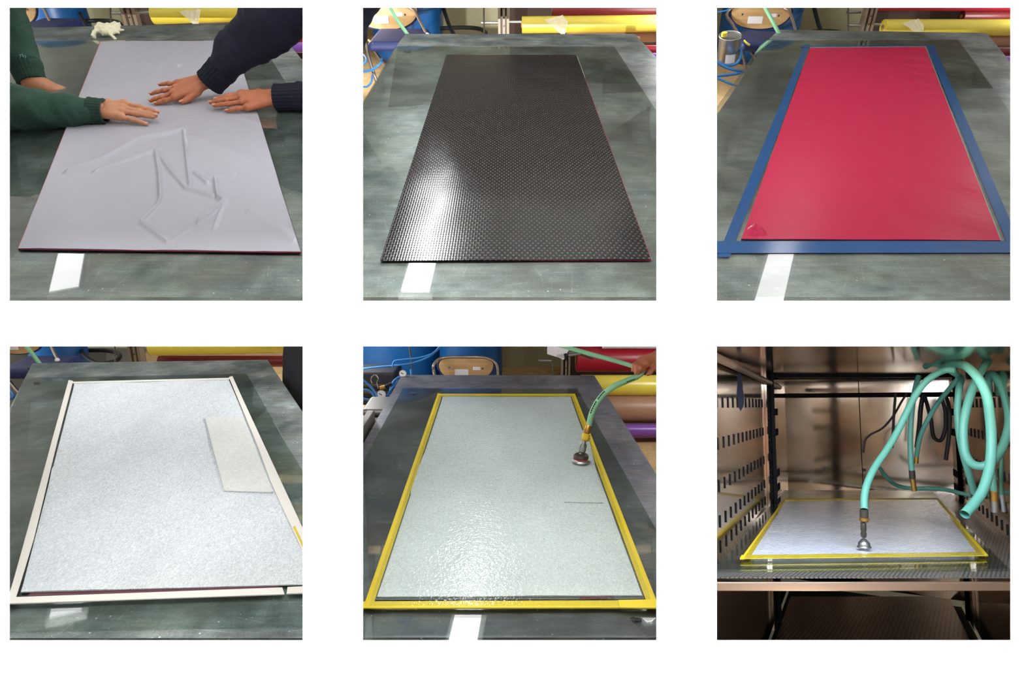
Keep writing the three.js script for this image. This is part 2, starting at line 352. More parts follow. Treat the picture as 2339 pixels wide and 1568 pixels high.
// ------------------------------------------------------------------ tables
function table(st, key, label, outline, glassLabel, glass, mat, legs = [], stamp = null) {
  const t = thing(st, 'work_table', label, 'table');
  part(t, 'table_top', slab(st, outline, -.03, .026), mat);
  part(t, 'apron', slab(st, outline, -.05, .018), M.steelEdge);
  for (const [px, py] of legs) { const p = st.on(px, py, -.07); part(t, 'leg', box(p.x - .025, p.x + .025, -.4, -.05, p.z - .025, p.z + .025), M.leg); }
  done(t);
  const gp = thing(st, 'glass_plate', glassLabel, 'glass plate');
  part(gp, 'pane', slab(st, glass, -.004, .004), M.glass);
  if (stamp) for (const [i, w, h] of [[0, 3.2, 1], [1, 3.6, .85], [2, 3.2, 1], [3, 3.6, .9]]) { const [x, y] = [stamp[0] + i * 3.9, stamp[1]]; part(gp, 'maker_stamp', slab(st, [[x, y - h * 2], [x + w, y - h * 2], [x + w, y + h * 2], [x, y + h * 2]], .0001, .0002), M.ink, 'small dark printed stamp'); }
  done(gp);
}
const tableA = [[-60, 80], [22, 76], [360, 68], [622, 61], [692, 150], [772, 254], [806, 703], [-60, 703]];
table(S.a, 'a', 'grey steel work table under the white film and the four hands', tableA, 'greenish glass plate on the table of the white film', [[-60, 97], [22, 95], [593, 93], [649, 184], [768, 375], [804, 700], [-60, 700]], M.tableA, [[20, 84], [610, 66]], [70, 104]);
table(S.b, 'b', 'grey steel work table under the black woven carbon sheet', [[928, 89], [1449, 89.5], [1499, 145], [1556, 209], [1564, 703], [824, 703], [824, 268], [910, 112]],
  'greenish glass plate under the black woven carbon sheet', [[904, 107], [1403, 108], [1469, 209], [1550, 333], [1558, 700], [822, 700], [822, 249]], M.tableA, [[934, 93], [1440, 93]], [922, 117]);
table(S.c, 'c', 'grey steel work table under the pink film sheet', [[1778, 78], [2250, 86], [2308, 160], [2390, 264], [2420, 703], [1576, 703], [1576, 365], [1755, 100]],
  'greenish glass plate under the pink film and blue tape', [[1745, 93.5], [2188, 92], [2262, 195], [2400, 395], [2415, 700], [1578, 700], [1578, 330]], M.tableA, [[1786, 82], [2240, 90]], [1763, 102]);
table(S.d, 'd', 'grey steel work table under the grey felt with white tape', [[76.5, 842], [300, 839], [612, 834], [692, 955], [806, 1124], [806, 1482], [-60, 1482], [-60, 1100], [22, 952]],
  'greenish glass plate under the grey felt', [[57, 865], [320, 860], [563, 855], [610, 938], [692, 1080], [800, 1268], [800, 1432], [-60, 1448], [-60, 1115], [22, 945]], M.tableA, [[84, 846], [600, 838]], [77, 875]);
table(S.e, 'e', 'dark steel work table under the yellow taped vacuum bag', [[918, 868], [1357, 869], [1500, 1103], [1612, 1288], [1612, 1482], [822, 1482], [822, 1045]],
  'greenish glass plate under the vacuum bagged sheet', [[921, 888], [1318, 889], [1500, 1215], [1600, 1394], [1606, 1478], [824, 1478], [824, 1066]], M.tableB, [[926, 872], [1348, 873]], [936, 898]);

// ------------------------------------------------------------------ station a: white film smoothed by hand
const T = 1e-4;
{
  const st = S.a;
  const L = [[230, 95], [222, 118], [205, 158], [183, 222], [145, 312], [96, 436], [42, 568]], R = [[533, 93], [553, 158], [567, 206], [590, 264], [632, 400], [660, 500], [687, 576]];
  const shift = (P, dx, dy) => P.map(([x, y], i) => [x + dx, y + (i === P.length - 1 ? dy : 0)]);
  single(st, 'red_backing_film', sheet(st, shift(L, -1.2, 1.5), shift(R, .5, 1.5), 2 * T, .0012, 2, 6), M.filmRed, 'red film edge showing under the white film sheet', 'film');
  single(st, 'carbon_ply', sheet(st, shift(L, -.4, 4), shift(R, 1.6, 3.5), .0016, .0012, 2, 6), M.carbonEdge, 'dark carbon ply edge under the white film sheet', 'carbon sheet');
  single(st, 'red_cover_film', sheet(st, shift(L, -1.0, 2), shift(R, .3, 2), .003, .0008, 2, 6), M.filmRed, 'thin red film directly beneath the white film sheet', 'film');
  const z = ([x, y]) => st.on(12 + x * .44, 8 + y * .44, 0);
  const ridges = [
    [[[925, 665], [700, 712], [520, 815], [340, 882]], .007, .016], [[[800, 770], [640, 822], [480, 880]], .005, .012], [[[930, 670], [945, 800], [965, 970]], .007, .007],
    [[[785, 775], [805, 900], [812, 1020], [795, 1065], [712, 1150]], .007, .008], [[[712, 1150], [790, 1205], [850, 1250]], .005, .008], [[[785, 775], [870, 890], [945, 975], [1085, 1012]], .006, .008],
    [[[1092, 920], [1108, 1020], [1140, 1042], [1080, 1100], [1010, 1146]], .009, .007], [[[1062, 890], [1200, 895]], .006, .007], [[[1140, 1045], [1090, 1180]], .004, .008],
    [[[985, 890], [1055, 945]], .006, .008], [[[860, 1255], [950, 1190]], .003, .01], [[[1270, 1095], [1420, 1180], [1500, 1240]], .003, .014], [[[1220, 600], [1330, 640]], .003, .014], [[[960, 700], [1130, 760], [1350, 850]], .003, .02],
    [[[560, 300], [800, 330]], .002, .03], [[[850, 300], [900, 330]], .003, .012],
  ].map(([p, a, w]) => [p.map(z), a * 1.5, w * .85]);
  const hf = (x, zz) => {
    let e = 0;
    for (const [p, a, w] of ridges) for (let i = 1; i < p.length; i++) {
      const A = p[i - 1], B = p[i], k = .45, bx = B.x - A.x, bz = (B.z - A.z) * k, qx = x - A.x, qz = (zz - A.z) * k, t = Math.max(0, Math.min(1, (qx * bx + qz * bz) / (bx * bx + bz * bz)));
      const d = Math.hypot(qx - t * bx, qz - t * bz); if (d < 3 * w) e = Math.max(e, a * Math.exp(-d * d / (w * w) * 2));
    }
    return e + .0022 * perlin.noise(x * 9, zz * 5, 1.5) + .0008 * perlin.noise(x * 30, zz * 14, 4.5);
  };
  single(st, 'white_film_sheet', sheet(st, L, R, .0048, .001, 260, 360, hf, false), M.filmWhite, 'lilac white film sheet with creases, smoothed out by four hands', 'film');
  // latex glove at the far rim
  const G = (px, py, h = 0) => st.at(px, py, st.depth(px, 82) + .02 - h);
  const z0 = st.depth(245, 82), gp = (px, py, dz = 0) => st.at(px, py, z0 + dz);
  const caps = [[gp(232, 68), gp(262, 60, .05), .028, .022], [gp(228, 60), gp(240, 72, -.02), .02, .026], [gp(250, 66), gp(268, 66, .02), .026, .018], [gp(217, 76, -.03), gp(213, 83, -.04), .011, .013], [gp(228, 62), gp(216, 77, -.03), .018, .011],
    [gp(246, 72, -.02), gp(262, 88, -.05), .012, .009], [gp(258, 70), gp(280, 69, .02), .011, .006], [gp(256, 74), gp(272, 76, 0), .011, .007], [gp(258, 60, .04), gp(270, 55, .06), .018, .012]];
  single(st, 'latex_glove', skinMesh(caps, .012, .004, (p, d) => d + .008 * perlin.noise(p[0] * 48, p[1] * 48, p[2] * 48) + .006 * Math.abs(perlin.noise(p[0] * 90, p[1] * 90, p[2] * 90))), M.latex, 'crumpled cream latex glove lying on the table rim', 'glove');
}

// ------------------------------------------------------------------ people
// a hand: joints given in a slightly tilted plane through a contact point on the sheet
function hand(st, contact, tilt, palmW, fingers, wrist, rPalm = .0135) {
  const c = st.on(contact[0], contact[1], .006), m = V3(0, Math.cos(tilt), Math.sin(tilt));
  const P = (px, py, lift = 0) => { const o = st.local(V3(0, EYE, 0)), d = st.at(px, py, 1).sub(o); return o.clone().addScaledVector(d, c.clone().sub(o).dot(m) / d.dot(m)).addScaledVector(m, lift); };
  const caps = [], nails = [];
  const W = wrist.map(([x, y, l]) => P(x, y, l ?? .014));
  for (const f of fingers) {
    const [k, mid, tip] = f.pts.map(([x, y, l], i) => P(x, y, l ?? [.014, .013, .007][i])), r = f.r ?? 1;
    if (!f.thumb) for (const w of W) caps.push([w, k, .017, rPalm]);
    else caps.push([W[0].clone().lerp(W[1], .5), k, .016, .014]);
    const dip = mid.clone().lerp(tip, .52).addScaledVector(m, .0015), kn = k.clone().addScaledVector(m, .0035);
    caps.push([kn, kn, .0112 * r, .0112 * r], [k, mid, .0098 * r, .0088 * r], [mid, mid.clone().addScaledVector(m, .0012), .0094 * r, .0092 * r], [mid, dip, .0086 * r, .0081 * r], [dip, tip, .0081 * r, .0074 * r]);
    nails.push([tip, tip.clone().sub(mid).normalize(), .0078 * r]);
  }
  const creases = (p, d) => d + .0006 * perlin.noise(p[0] * 160, p[1] * 160, p[2] * 160);
  const g = skinMesh(caps, .0055, .0028, creases, .006);
  const nailGeo = nails.map(([t, dir, r]) => new THREE.SphereGeometry(1, 10, 8).scale(r * 1.15, r * .28, r * .72).applyQuaternion(new THREE.Quaternion().setFromRotationMatrix(new THREE.Matrix4().makeBasis(dir, m.clone().addScaledVector(dir, -m.dot(dir)).normalize(), dir.clone().cross(m).normalize()))).translate(t.x + dir.x * .002 + m.x * r * .85, t.y + m.y * r * .85 + dir.y * .002, t.z + m.z * r * .85 + dir.z * .002));
  return { g, nailGeo, W, P, m };
}
function cuff(a, b, ra, rb, ribs, depth) {                   // ribbed knit cuff between two points
  const d = b.clone().sub(a), q = new THREE.Quaternion().setFromUnitVectors(V3(0, 1, 0), d.clone().normalize()), n = ribs * 6, rows = 8, pos = [], idx = [], uv = [];
  const prof = [[0, -.006], [0, 0], [.02, .002], [.25, 0], [.5, .001], [.75, 0], [.97, .003], [1, .001], [1, -.006]];
  prof.forEach(([t, o]) => { for (let i = 0; i <= n; i++) { const f = i / n * 2 * Math.PI, r = ra + (rb - ra) * t + o + depth * Math.cos(f * ribs), v = V3(Math.cos(f) * r, d.length() * t, Math.sin(f) * r).applyQuaternion(q).add(a); pos.push(v.x, v.y, v.z); uv.push(i / n, t); } });
  for (let j = 0; j < prof.length - 1; j++) for (let i = 0; i < n; i++) { const k = j * (n + 1) + i; idx.push(k, k + n + 1, k + 1, k + 1, k + n + 1, k + n + 2); }
  const g = new THREE.BufferGeometry(); g.setAttribute('position', new THREE.Float32BufferAttribute(pos, 3)); g.setAttribute('uv', new THREE.Float32BufferAttribute(uv, 2)); g.setIndex(idx); g.computeVertexNormals(); return g;
}
const folds = (amp, s) => (p, d) => d + amp * perlin.noise(p[0] * s, p[1] * s, p[2] * s) + amp * 1.1 * (Math.abs(perlin.noise(p[0] * s * 1.5 + p[1] * s * .9, p[1] * s * .6, p[2] * s * .5 + 5)) - .2);
const Zpx = (8, z => x => [12 + x, z]);
{
  const st = S.a, q = ([x, y, l]) => [230 + x * .1753, 160 + y * .1753, l];
  // --- person in the green sweater
  const h1 = hand(st, [300, 289], .46, .1, [
    { pts: [[330, 478], [540, 524], [748, 568]].map(q) }, { pts: [[325, 540], [530, 582], [728, 612]].map(q) }, { pts: [[315, 585, ], [500, 616], [690, 628, .004]].map(q), r: .95 }, { pts: [[290, 650], [450, 690], [605, 722]].map(q), r: .9 },
    { thumb: true, pts: [[110, 440, .004], [230, 440, -.004], [330, 452, -.006]].map(q), r: 1.05 }], [[15, 505], [15, 605]].map(q));
  const z1 = V3(0, 0, 0); const W1 = h1.W[0].clone().lerp(h1.W[1], .5);
  const depthOf = P => -st.world(P).z;
  const Z1 = depthOf(W1), at = (x, y, z) => st.at(x, y, z), rp = (r, z) => r * z / F;
  const E1 = at(120, 252, Z1 - .02), F1 = at(10, 246, Z1 - .03), G1 = at(-70, 190, Z1 + .02), SH = at(-110, 20, Z1 + .2);
  const Z2 = Z1 + .42;
  const C2 = at(72, 186, Z2), D2 = at(140, 218, Z2 + .02), H2 = at(190, 234, Z2 + .05), U2 = at(38, 100, Z2 + .04), V2 = at(-15, 0, Z2 + .05), N2 = at(-60, -60, Z2 - .05);
  const p = thing(st, 'person', 'person in dark green sweater leaning in, left hand flat on the white film', 'person');
  const bodyCaps = [[W1, at(205, 254, Z1), .027, .026], [at(205, 254, Z1), E1, .026, .03], [E1, F1, .03, .036], [F1, G1, .036, .05], [G1, SH, .05, .07], [SH, N2, .09, .09], [N2, V2, .07, .05], [V2, U2, .05, .045], [U2, C2, .04, .036], [C2, D2, .04, .033], [D2, H2, .033, .026]];
  const far = []; for (let i = 0; i < 4; i++) { const k = at(212 + i * 3, 236 + i * 4, Z2 + .06 - i * .03), t = at(232 + i * 2, 240 + i * 4, Z2 + .05 - i * .03); far.push([H2, k, .022, .013], [k, t, .011, .009]); }
  far.push([H2, at(205, 252, Z2 - .06), .02, .011]);
  const bodyG = mergeGeometries([h1.g, skinMesh([...bodyCaps, ...far], .02, .006)].map(g => g.toNonIndexed()));
  const body = part(p, 'body', bodyG, M.skinA);
  for (const n of h1.nailGeo.slice(0, 4)) part(body, 'fingernail', n, M.nail);
  const cuffA = W1.clone().add(at(238, 254, Z1).sub(W1).setZ(0).setY(0)), ca = at(240, 255, Z1), cb = at(206, 254, Z1 - .005);
  const slv = [[cb, at(160, 254, Z1 - .01), rp(29, Z1), rp(33, Z1)], [at(160, 254, Z1 - .01), at(90, 252, Z1 - .02), rp(34, Z1), rp(41, Z1)], [at(90, 252, Z1 - .02), F1, rp(41, Z1), rp(49, Z1)], [F1, G1, rp(49, Z1), rp(54, Z1)], [G1, SH, .09, .12], [SH, N2, .13, .13], [N2, V2, .1, rp(62, Z2)], [V2, at(20, 60, Z2 + .03), rp(52, Z2), rp(36, Z2)], [at(20, 60, Z2 + .03), at(40, 118, Z2 + .02), rp(36, Z2), rp(37, Z2)], [at(40, 118, Z2 + .02), at(58, 150, Z2), rp(36, Z2), rp(33, Z2)]];
  const sw = part(p, 'sweater', skinMesh(slv, .04, .007, folds(.011, 15), .02), M.green);
  part(sw, 'cuff', cuff(cb, ca, rp(30, Z1), rp(27, Z1), 26, .0009), M.green);
  part(sw, 'cuff', cuff(at(56, 146, Z2), at(74, 190, Z2), rp(34, Z2), rp(29, Z2), 26, .0009), M.green);
  const lg = []; const lp = (x, y) => at(15 + x / 6.67, 10 + y / 6.67, Z2 - rp(39, Z2));
  for (const s of [[[195, 768], [232, 760]], [[214, 764], [208, 806]], [[240, 760], [250, 802], [262, 784]], [[262, 784], [284, 778], [294, 806], [268, 806]]]) lg.push(tube(s.map(v => lp(...v)), .0012, 10, 5));
  part(sw, 'emblem', lg, std('#6fb0a2', .8), 'pale green stitched letters');
  done(p);

  // --- person in the navy sweater
  const h2 = hand(st, [370, 241], .42, .1, [
    { pts: [[1010, 205, .01], [900, 214], [780, 212]].map(q), r: .85 }, { pts: [[1000, 275], [840, 302], [668, 330]].map(q), r: .92 }, { pts: [[965, 340], [810, 392], [662, 418]].map(q), r: .96 }, { pts: [[985, 400], [860, 436], [732, 456]].map(q), r: .96 },
    { thumb: true, pts: [[1270, 300, .004], [1160, 385, .004], [1075, 436, .006]].map(q), r: 1.2 }], [[1360, 140], [1400, 215]].map(q));
  const h3 = hand(st, [540, 259], .42, .1, [
    { pts: [[1850, 350], [1680, 375], [1515, 400]].map(q), r: .95 }, { pts: [[1850, 400], [1650, 425], [1445, 445]].map(q) }, { pts: [[1870, 455], [1680, 480], [1492, 484]].map(q), r: .95 }, { pts: [[1930, 525], [1800, 541], [1655, 553]].map(q), r: .88 },
    { thumb: true, pts: [[2060, 290, 0], [1900, 306, -.004], [1795, 318, -.004]].map(q), r: 1 }], [[2280, 350], [2290, 440]].map(q));
  const Wa = h2.W[0].clone().lerp(h2.W[1], .5), Wb = h3.W[0].clone().lerp(h3.W[1], .5), Za = -st.world(Wa).z, Zb = -st.world(Wb).z;
  const pn = thing(st, 'person', 'person in navy ribbed sweater reaching across, both hands on the white film', 'person');
  const A1 = at(540, 125, Za - .04), A2 = at(625, 45, Za - .08), A3 = at(712, -40, Za - .1), SHa = at(770, -95, Za - .12), B1 = at(690, 222, Zb), B2 = at(772, 216, Zb), SHb = at(800, -60, Zb - .05);
  const bodyC = [[Wa, A1, .03, .04], [A1, A2, .04, .045], [A2, A3, .045, .05], [A3, SHa, .05, .07], [SHa, SHb, .09, .09], [SHb, B2, .05, .034], [B2, B1, .03, .024], [B1, Wb, .024, .027]];
  const bodyN = part(pn, 'body', mergeGeometries([h2.g, h3.g, skinMesh(bodyC, .02, .006)].map(g => g.toNonIndexed())), M.skinB);
  for (const n of [...h2.nailGeo, ...h3.nailGeo.slice(0, 4)]) part(bodyN, 'fingernail', n, M.nail);
  const s0 = at(506, 160, Za - .02), s1 = at(545, 115, Za - .04), s2 = at(590, 78, Za - .06);
  const slvN = [[s0, s1, rp(33, Za), rp(43, Za)], [s1, s2, rp(43, Za), rp(51, Za)], [s2, A2, rp(51, Za), rp(62, Za)], [A2, A3, rp(60, Za), rp(66, Za)], [A3, SHa, .11, .13], [SHa, SHb, .15, .15], [SHb, B2, .1, .06], [B2, at(688, 221, Zb), .052, rp(31, Zb)]];
  const swN = part(pn, 'sweater', skinMesh(slvN, .04, .007, folds(.010, 14), .02), M.navy);
  part(swN, 'cuff', cuff(at(508, 157, Za - .02), at(478, 190, Za), rp(33, Za), rp(31, Za), 24, .0014), M.navy);
  part(swN, 'cuff', cuff(at(694, 221, Zb), at(629, 223, Zb), rp(31, Zb), rp(28, Zb), 24, .0014), M.navy);
  done(pn);
}

// ------------------------------------------------------------------ station b: woven carbon sheet
{
  const st = S.b;
  single(st, 'red_backing_film', sheet(st, [[1021, 126.5], [869, 596]], [[1317, 126.5], [1488.5, 596]], 2 * T, .001, 2, 2), M.filmRed, 'red film edge peeking from under the black woven carbon sheet', 'film');
  single(st, 'clear_film_strip', sheet(st, [[1316, 128], [1334, 178]], [[1319, 128], [1337, 178]], .0013, .0004), M.clearEdge, 'narrow clear film edge beside the rack side corner of the carbon sheet', 'film');
  const hf = (x, z) => .0012 * perlin.noise(x * 7, z * 4, 2.2);
  single(st, 'carbon_fibre_sheet', sheet(st, [[1020, 126], [868, 597]], [[1316, 126], [1487, 594]], .002, .0016, 60, 90, hf), M.carbon, 'black woven carbon fibre sheet lying on glass, with a bright lamp gleam', 'carbon sheet');
}
// ------------------------------------------------------------------ station c: pink film and blue tape
{
  const st = S.c;
  const L = [[1850, 110], [1783, 300], [1693, 547]], R = [[2113, 108], [2196, 320], [2285, 550]];
  single(st, 'carbon_ply', sheet(st, [[1850, 109.5], [1692.5, 549.5]], [[2113.5, 108], [2286, 552]], 2 * T, .0012, 2, 4), M.carbonEdge, 'dark carbon ply edge under the pink film sheet', 'carbon sheet');
  single(st, 'clear_film_edge', sheet(st, [[1849.5, 107.8], [1849.5, 109.6]], [[2114, 105.5], [2115.8, 108.2]], .0016, .0004, 4, 1), M.clearEdge, 'thin clear film edge along the rack side rim of the pink film', 'film');
  single(st, 'clear_film_strip', sheet(st, [[2113, 107], [2196, 320], [2285, 549]], [[2116, 107], [2198.5, 320], [2287, 549]], .0016, .0004, 1, 6), M.clearEdge, 'long clear film edge along the side rim of the pink film', 'film');
  const bump = [[[1714, 528], [1724, 523], [1731, 530]], [[1735, 527], [1742, 537]], [[1718, 535], [1727, 538]]].map(p => p.map(([x, y]) => st.on(x, y, 0)));
  const rip = [[2060, 133, 2112, 136], [2075, 150, 2118, 152], [2080, 190, 2120, 193], [2095, 210, 2130, 212], [2090, 168, 2122, 171]].map(([a, b, c, d]) => [st.on(a, b), st.on(c, d)]);
  const hf = (x, z) => {
    let e = .0009 * perlin.noise(x * 8, z * 4, 3.3);
    const seg = (A, B, a, w) => { const k = .45, bx = B.x - A.x, bz = (B.z - A.z) * k, qx = x - A.x, qz = (z - A.z) * k, t = Math.max(0, Math.min(1, (qx * bx + qz * bz) / (bx * bx + bz * bz))), d = Math.hypot(qx - t * bx, qz - t * bz); if (d < 3 * w) e += a * Math.exp(-2 * d * d / (w * w)); };
    for (const p of bump) for (let i = 1; i < p.length; i++) seg(p[i - 1], p[i], .007, .007);
    for (const [A, B] of rip) seg(A, B, .004, .012);
    return e;
  };
  single(st, 'pink_film_sheet', sheet(st, L, R, .0016, .0014, 240, 300, hf), M.pink, 'glossy crimson pink film sheet framed by blue tape', 'film');
  const tape = (l, r, h, lab) => single(st, 'blue_tape_strip', sheet(st, l, r, h, .0005, 1, 8), M.blueTape, lab, 'tape');
  tape([[1838, 101], [1751.6, 316], [1653, 553], [1638, 588]], [[1850, 101], [1774, 316], [1679, 553], [1666, 588]], 3 * T, 'blue tape strip along the pink film on the pail side');
  tape([[2115, 104], [2203, 316], [2256, 448], [2310, 580]], [[2133, 104], [2226, 316], [2283, 448], [2340, 580]], 3 * T, 'blue tape strip along the pink film on the purple roll side');
  tape([[1829, 104], [1829, 108.5]], [[2135, 103.5], [2135, 108]], 9 * T, 'thin blue tape strip along the pink film edge by the rack');
  tape([[1600, 551.5], [1590, 579]], [[2345, 551], [2352, 578]], 9 * T, 'wide blue tape strip along the pink film edge, crossed by a lamp reflection');
}
// ------------------------------------------------------------------ station d: felt breather with white tacky tape
{
  const st = S.d;
  const L = [[170, 878], [164, 912], [162, 932], [158, 942], [157, 958], [150, 975], [144, 1005], [138, 1040], [125, 1066], [119, 1072], [112, 1110], [110, 1132], [104, 1160], [98, 1180], [84, 1238], [66, 1300], [48, 1355]];
  const R = [[522, 867], [531, 905], [548, 955], [563, 985], [588, 1040], [603, 1070], [622, 1116], [642, 1165], [700, 1280], [730, 1337]];
  single(st, 'carbon_ply', sheet(st, [[172, 879], [100, 1180], [50, 1358]], [[524, 868], [640, 1160], [730, 1337.5]], 2 * T, .001, 2, 8), M.carbonEdge, 'dark carbon ply edge under the grey felt', 'carbon sheet');
  single(st, 'maroon_film', sheet(st, [[90, 1340], [62, 1363]], [[632, 1325], [638, 1344]], .0013, .0006, 2, 2), M.maroon, 'maroon film edge showing between the grey felt and white tape', 'film');
  single(st, 'breather_felt', sheet(st, L, R, .002, .003, 60, 120, (x, z) => .002 * perlin.noise(x * 7, z * 4, 6.1) + .0006 * perlin.noise(x * 40, z * 20, 8)), M.feltD, 'large speckled pale grey felt sheet framed by white sealant tape', 'felt');
  single(st, 'felt_patch', sheet(st, [[469, 956], [490, 1040], [513, 1123]], [[556, 953], [590, 1040], [623, 1127]], .0068, .0035, 30, 30, (x, z) => .0015 * perlin.noise(x * 12, z * 8, 9)), std('#ffffff', .95, 0, { map: felt([216, 219, 215], 14) }), 'small rectangular felt patch lying on the large grey felt', 'felt');
  const tape = (l, r, lab, h = 3 * T, th = .003) => single(st, 'sealant_tape_strip', sheet(st, l, r, h, th, 2, 12, (x, z, s, t) => .0008 * perlin.noise(x * 25, z * 12, 3)), M.tackWhite, lab, 'tape');
  tape([[157, 870], [116, 1019], [60, 1235], [18, 1372]], [[167, 872], [129, 1019], [77, 1235], [36, 1371]], 'white sealant tape strip along the grey felt on the chair side', .003);
  tape([[523, 863], [588, 1019], [617, 1100], [672, 1220], [720, 1325]], [[531, 861], [602, 1019], [637, 1100], [692, 1215], [745, 1322]], 'white sealant tape strip along the grey felt beside the felt patch', .003);
  tape([[165, 873], [165, 876.5]], [[524, 864], [524, 868]], 'thin white sealant tape strip along the grey felt edge by the rack', .006, .001);
  tape([[18, 1368], [16, 1382]], [[645, 1345], [650, 1360]], 'long white sealant tape strip along the maroon edged side of the felt', .006);
  tape([[657, 1344], [655, 1359]], [[740, 1340], [745, 1356]], 'short white sealant tape piece finishing the maroon edged side of the felt', .006);
  single(st, 'yellow_tape_strip', sheet(st, [[669, 1205], [720, 1312]], [[674, 1203], [725, 1310]], .0062, .0014, 1, 4), M.tackYellow, 'yellow tape sliver beside the white tape of the grey felt', 'tape');
}
// ------------------------------------------------------------------ station e: vacuum bag
{
  const st = S.e;
  const L = [[1011, 908], [1006, 930], [1002, 955], [990, 985], [982, 1005], [970, 1035], [950, 1085], [939, 1120], [937, 1146], [931, 1172], [920, 1200], [890, 1285], [861, 1366]], R = [[1303, 908], [1330, 985], [1385, 1140], [1467, 1363]];
  single(st, 'carbon_ply', sheet(st, [[1009, 908], [895, 1240], [857, 1372]], [[1305, 908], [1395, 1150], [1473, 1370]], 2 * T, .001, 2, 6), std('#5c6064', .6), 'grey ply edge under the bagged white felt', 'carbon sheet');
  single(st, 'maroon_film', sheet(st, [[1330, 1355], [1322, 1371]], [[1398, 1355], [1404, 1368]], .0013, .0006, 2, 2), M.maroon, 'maroon film sliver at the rim of the bagged felt', 'film');
  single(st, 'breather_felt', sheet(st, L, R, .002, .003, 60, 120, (x, z) => .0018 * perlin.noise(x * 7, z * 4, 12.1)), M.feltE, 'white felt sheet under clear vacuum bag inside yellow tape', 'felt');
  single(st, 'felt_patch', sheet(st, [[1260, 986], [1275, 1066], [1289, 1148]], [[1340, 984], [1360, 1066], [1378, 1150]], .0062, .0018, 8, 8), M.feltE, 'felt patch under the vacuum port', 'felt');
  const tape = (l, r, lab, h = 3 * T, th = .003) => single(st, 'sealant_tape_strip', sheet(st, l, r, h, th, 2, 12, (x, z) => .0008 * perlin.noise(x * 25, z * 12, 5)), M.tackYellow, lab, 'tape');
  tape([[1000, 900], [829, 1392]], [[1011, 902], [850, 1392]], 'yellow sealant tape strip along the bagged felt on the gauge side', .003);
  tape([[1303, 902], [1482, 1392]], [[1313, 901], [1506, 1392]], 'yellow sealant tape strip along the bagged felt beside the vacuum port', .003);
  tape([[1003, 900.5], [1003, 906]], [[1311, 900.5], [1311, 906.5]], 'thin yellow sealant tape strip along the bagged felt edge by the chair', .006, .001);
  tape([[826, 1377], [824, 1392]], [[1420, 1375], [1424, 1391]], 'long yellow sealant tape strip along the bagged felt edge facing away from the chair', .006);
  tape([[1412, 1374], [1416, 1391]], [[1506, 1372], [1510, 1392]], 'short yellow sealant tape piece lapped over the long strip near the ink scribble', .0095);
  single(st, 'vacuum_bag_film', sheet(st, [[1003, 903], [842, 1385]], [[1309, 903], [1493, 1385]], .0105, .0002, 80, 120, (x, z) => .0012 * perlin.noise(x * 14, z * 8, 15), true), M.bag, 'clear crinkled vacuum bag film stretched over the white felt', 'film');
  const ink = [[[1441, 1413], [1447, 1411], [1452, 1414], [1449, 1419], [1444, 1420]], [[1452, 1413], [1454, 1420]], [[1454, 1414], [1458, 1413], [1458, 1420]], [[1458, 1415], [1463, 1413], [1463, 1419]]];
  single(st, 'ink_scribble', ink.map(p => tube(p.map(([x, y]) => st.on(x, y, .0005)), .0016, 12, 6)), M.ink, 'small black ink scribble on the table before the yellow tape', 'marking');
  // vacuum port and hose
  const c = st.on(1327, 1055, .0125), Z = -st.world(c).z, k = Z / F;
  const v = thing(st, 'vacuum_port', 'steel vacuum port disc with quick coupling on the bagged felt', 'vacuum port');
  part(v, 'base_disc', lathe([[0, 0], [21 * k, 0], [21.5 * k, 2 * k], [19 * k, 6 * k], [17 * k, 7 * k]], c), M.steel);
  part(v, 'red_gasket', lathe([[17 * k, 6.5 * k], [17.5 * k, 8 * k], [17 * k, 9.5 * k]], c), M.red, 'thin dark red gasket ring');
  part(v, 'top_disc', lathe([[17 * k, 9 * k], [17.5 * k, 14 * k], [15 * k, 17 * k], [6 * k, 18 * k], [0, 18 * k]], c), M.darkSteel);
  const b0 = c.clone().add(V3(0, 16 * k, 0)), b1 = st.at(1329, 1034, Z), b2 = st.at(1333, 1014, Z - .01), b3 = st.at(1337, 1004, Z - .015), b4 = st.at(1341, 990, Z - .02), b5 = st.at(1345, 970, Z - .02);
  part(v, 'stem', rod(b0, b1, 5 * k), M.steel);
  const ax = b2.clone().sub(b1), ln = ax.length();
  part(v, 'coupling', lathe([[0, 0], [7 * k, 0], [8 * k, ln * .15], [8.5 * k, ln * .4], [7 * k, ln * .5], [8.8 * k, ln * .6], [8 * k, ln * .9], [5.5 * k, ln * 1.05], [5 * k, ln * 1.5], [0, ln * 1.5]], b1, ax), M.steel);
  done(v);
  const hs = thing(st, 'vacuum_hose', 'green rubber hose from vacuum port up to the gripping hand', 'hose');
  const ax2 = b5.clone().sub(b3), l2 = ax2.length();
  part(hs, 'tape_wrap', lathe([[0, -.1 * l2], [8.5 * k, -.08 * l2], [10.5 * k, .1 * l2], [9 * k, .2 * l2], [10 * k, .33 * l2], [7 * k, .42 * l2], [0, .42 * l2]], b3, ax2), std('#c7a51e', .5), 'yellow tape wound round the hose end');
  part(hs, 'ferrule', lathe([[0, .38 * l2], [7 * k, .4 * l2], [7.4 * k, .6 * l2], [6.8 * k, 1.05 * l2], [0, 1.05 * l2]], b3, ax2), M.brass);
  const hp = [[1345, 972, -.02], [1352, 945, -.03], [1364, 920, -.04], [1382, 898, -.05], [1405, 882, -.06], [1432, 870, -.06], [1456, 860, -.06], [1467, 850, -.06], [1470, 843, -.06]].map(([x, y, d]) => st.at(x, y, Z + d));
  part(hs, 'tube', [tube(hp, 6.6 * k, 70, 14)], M.hose);
  const hp2 = [[1466, 846, -.06], [1448, 838, -.05], [1420, 829, -.02], [1370, 815, .0], [1320, 801, .02], [1270, 786, .03], [1215, 768, .03]].map(([x, y, d]) => st.at(x, y, Z + d));
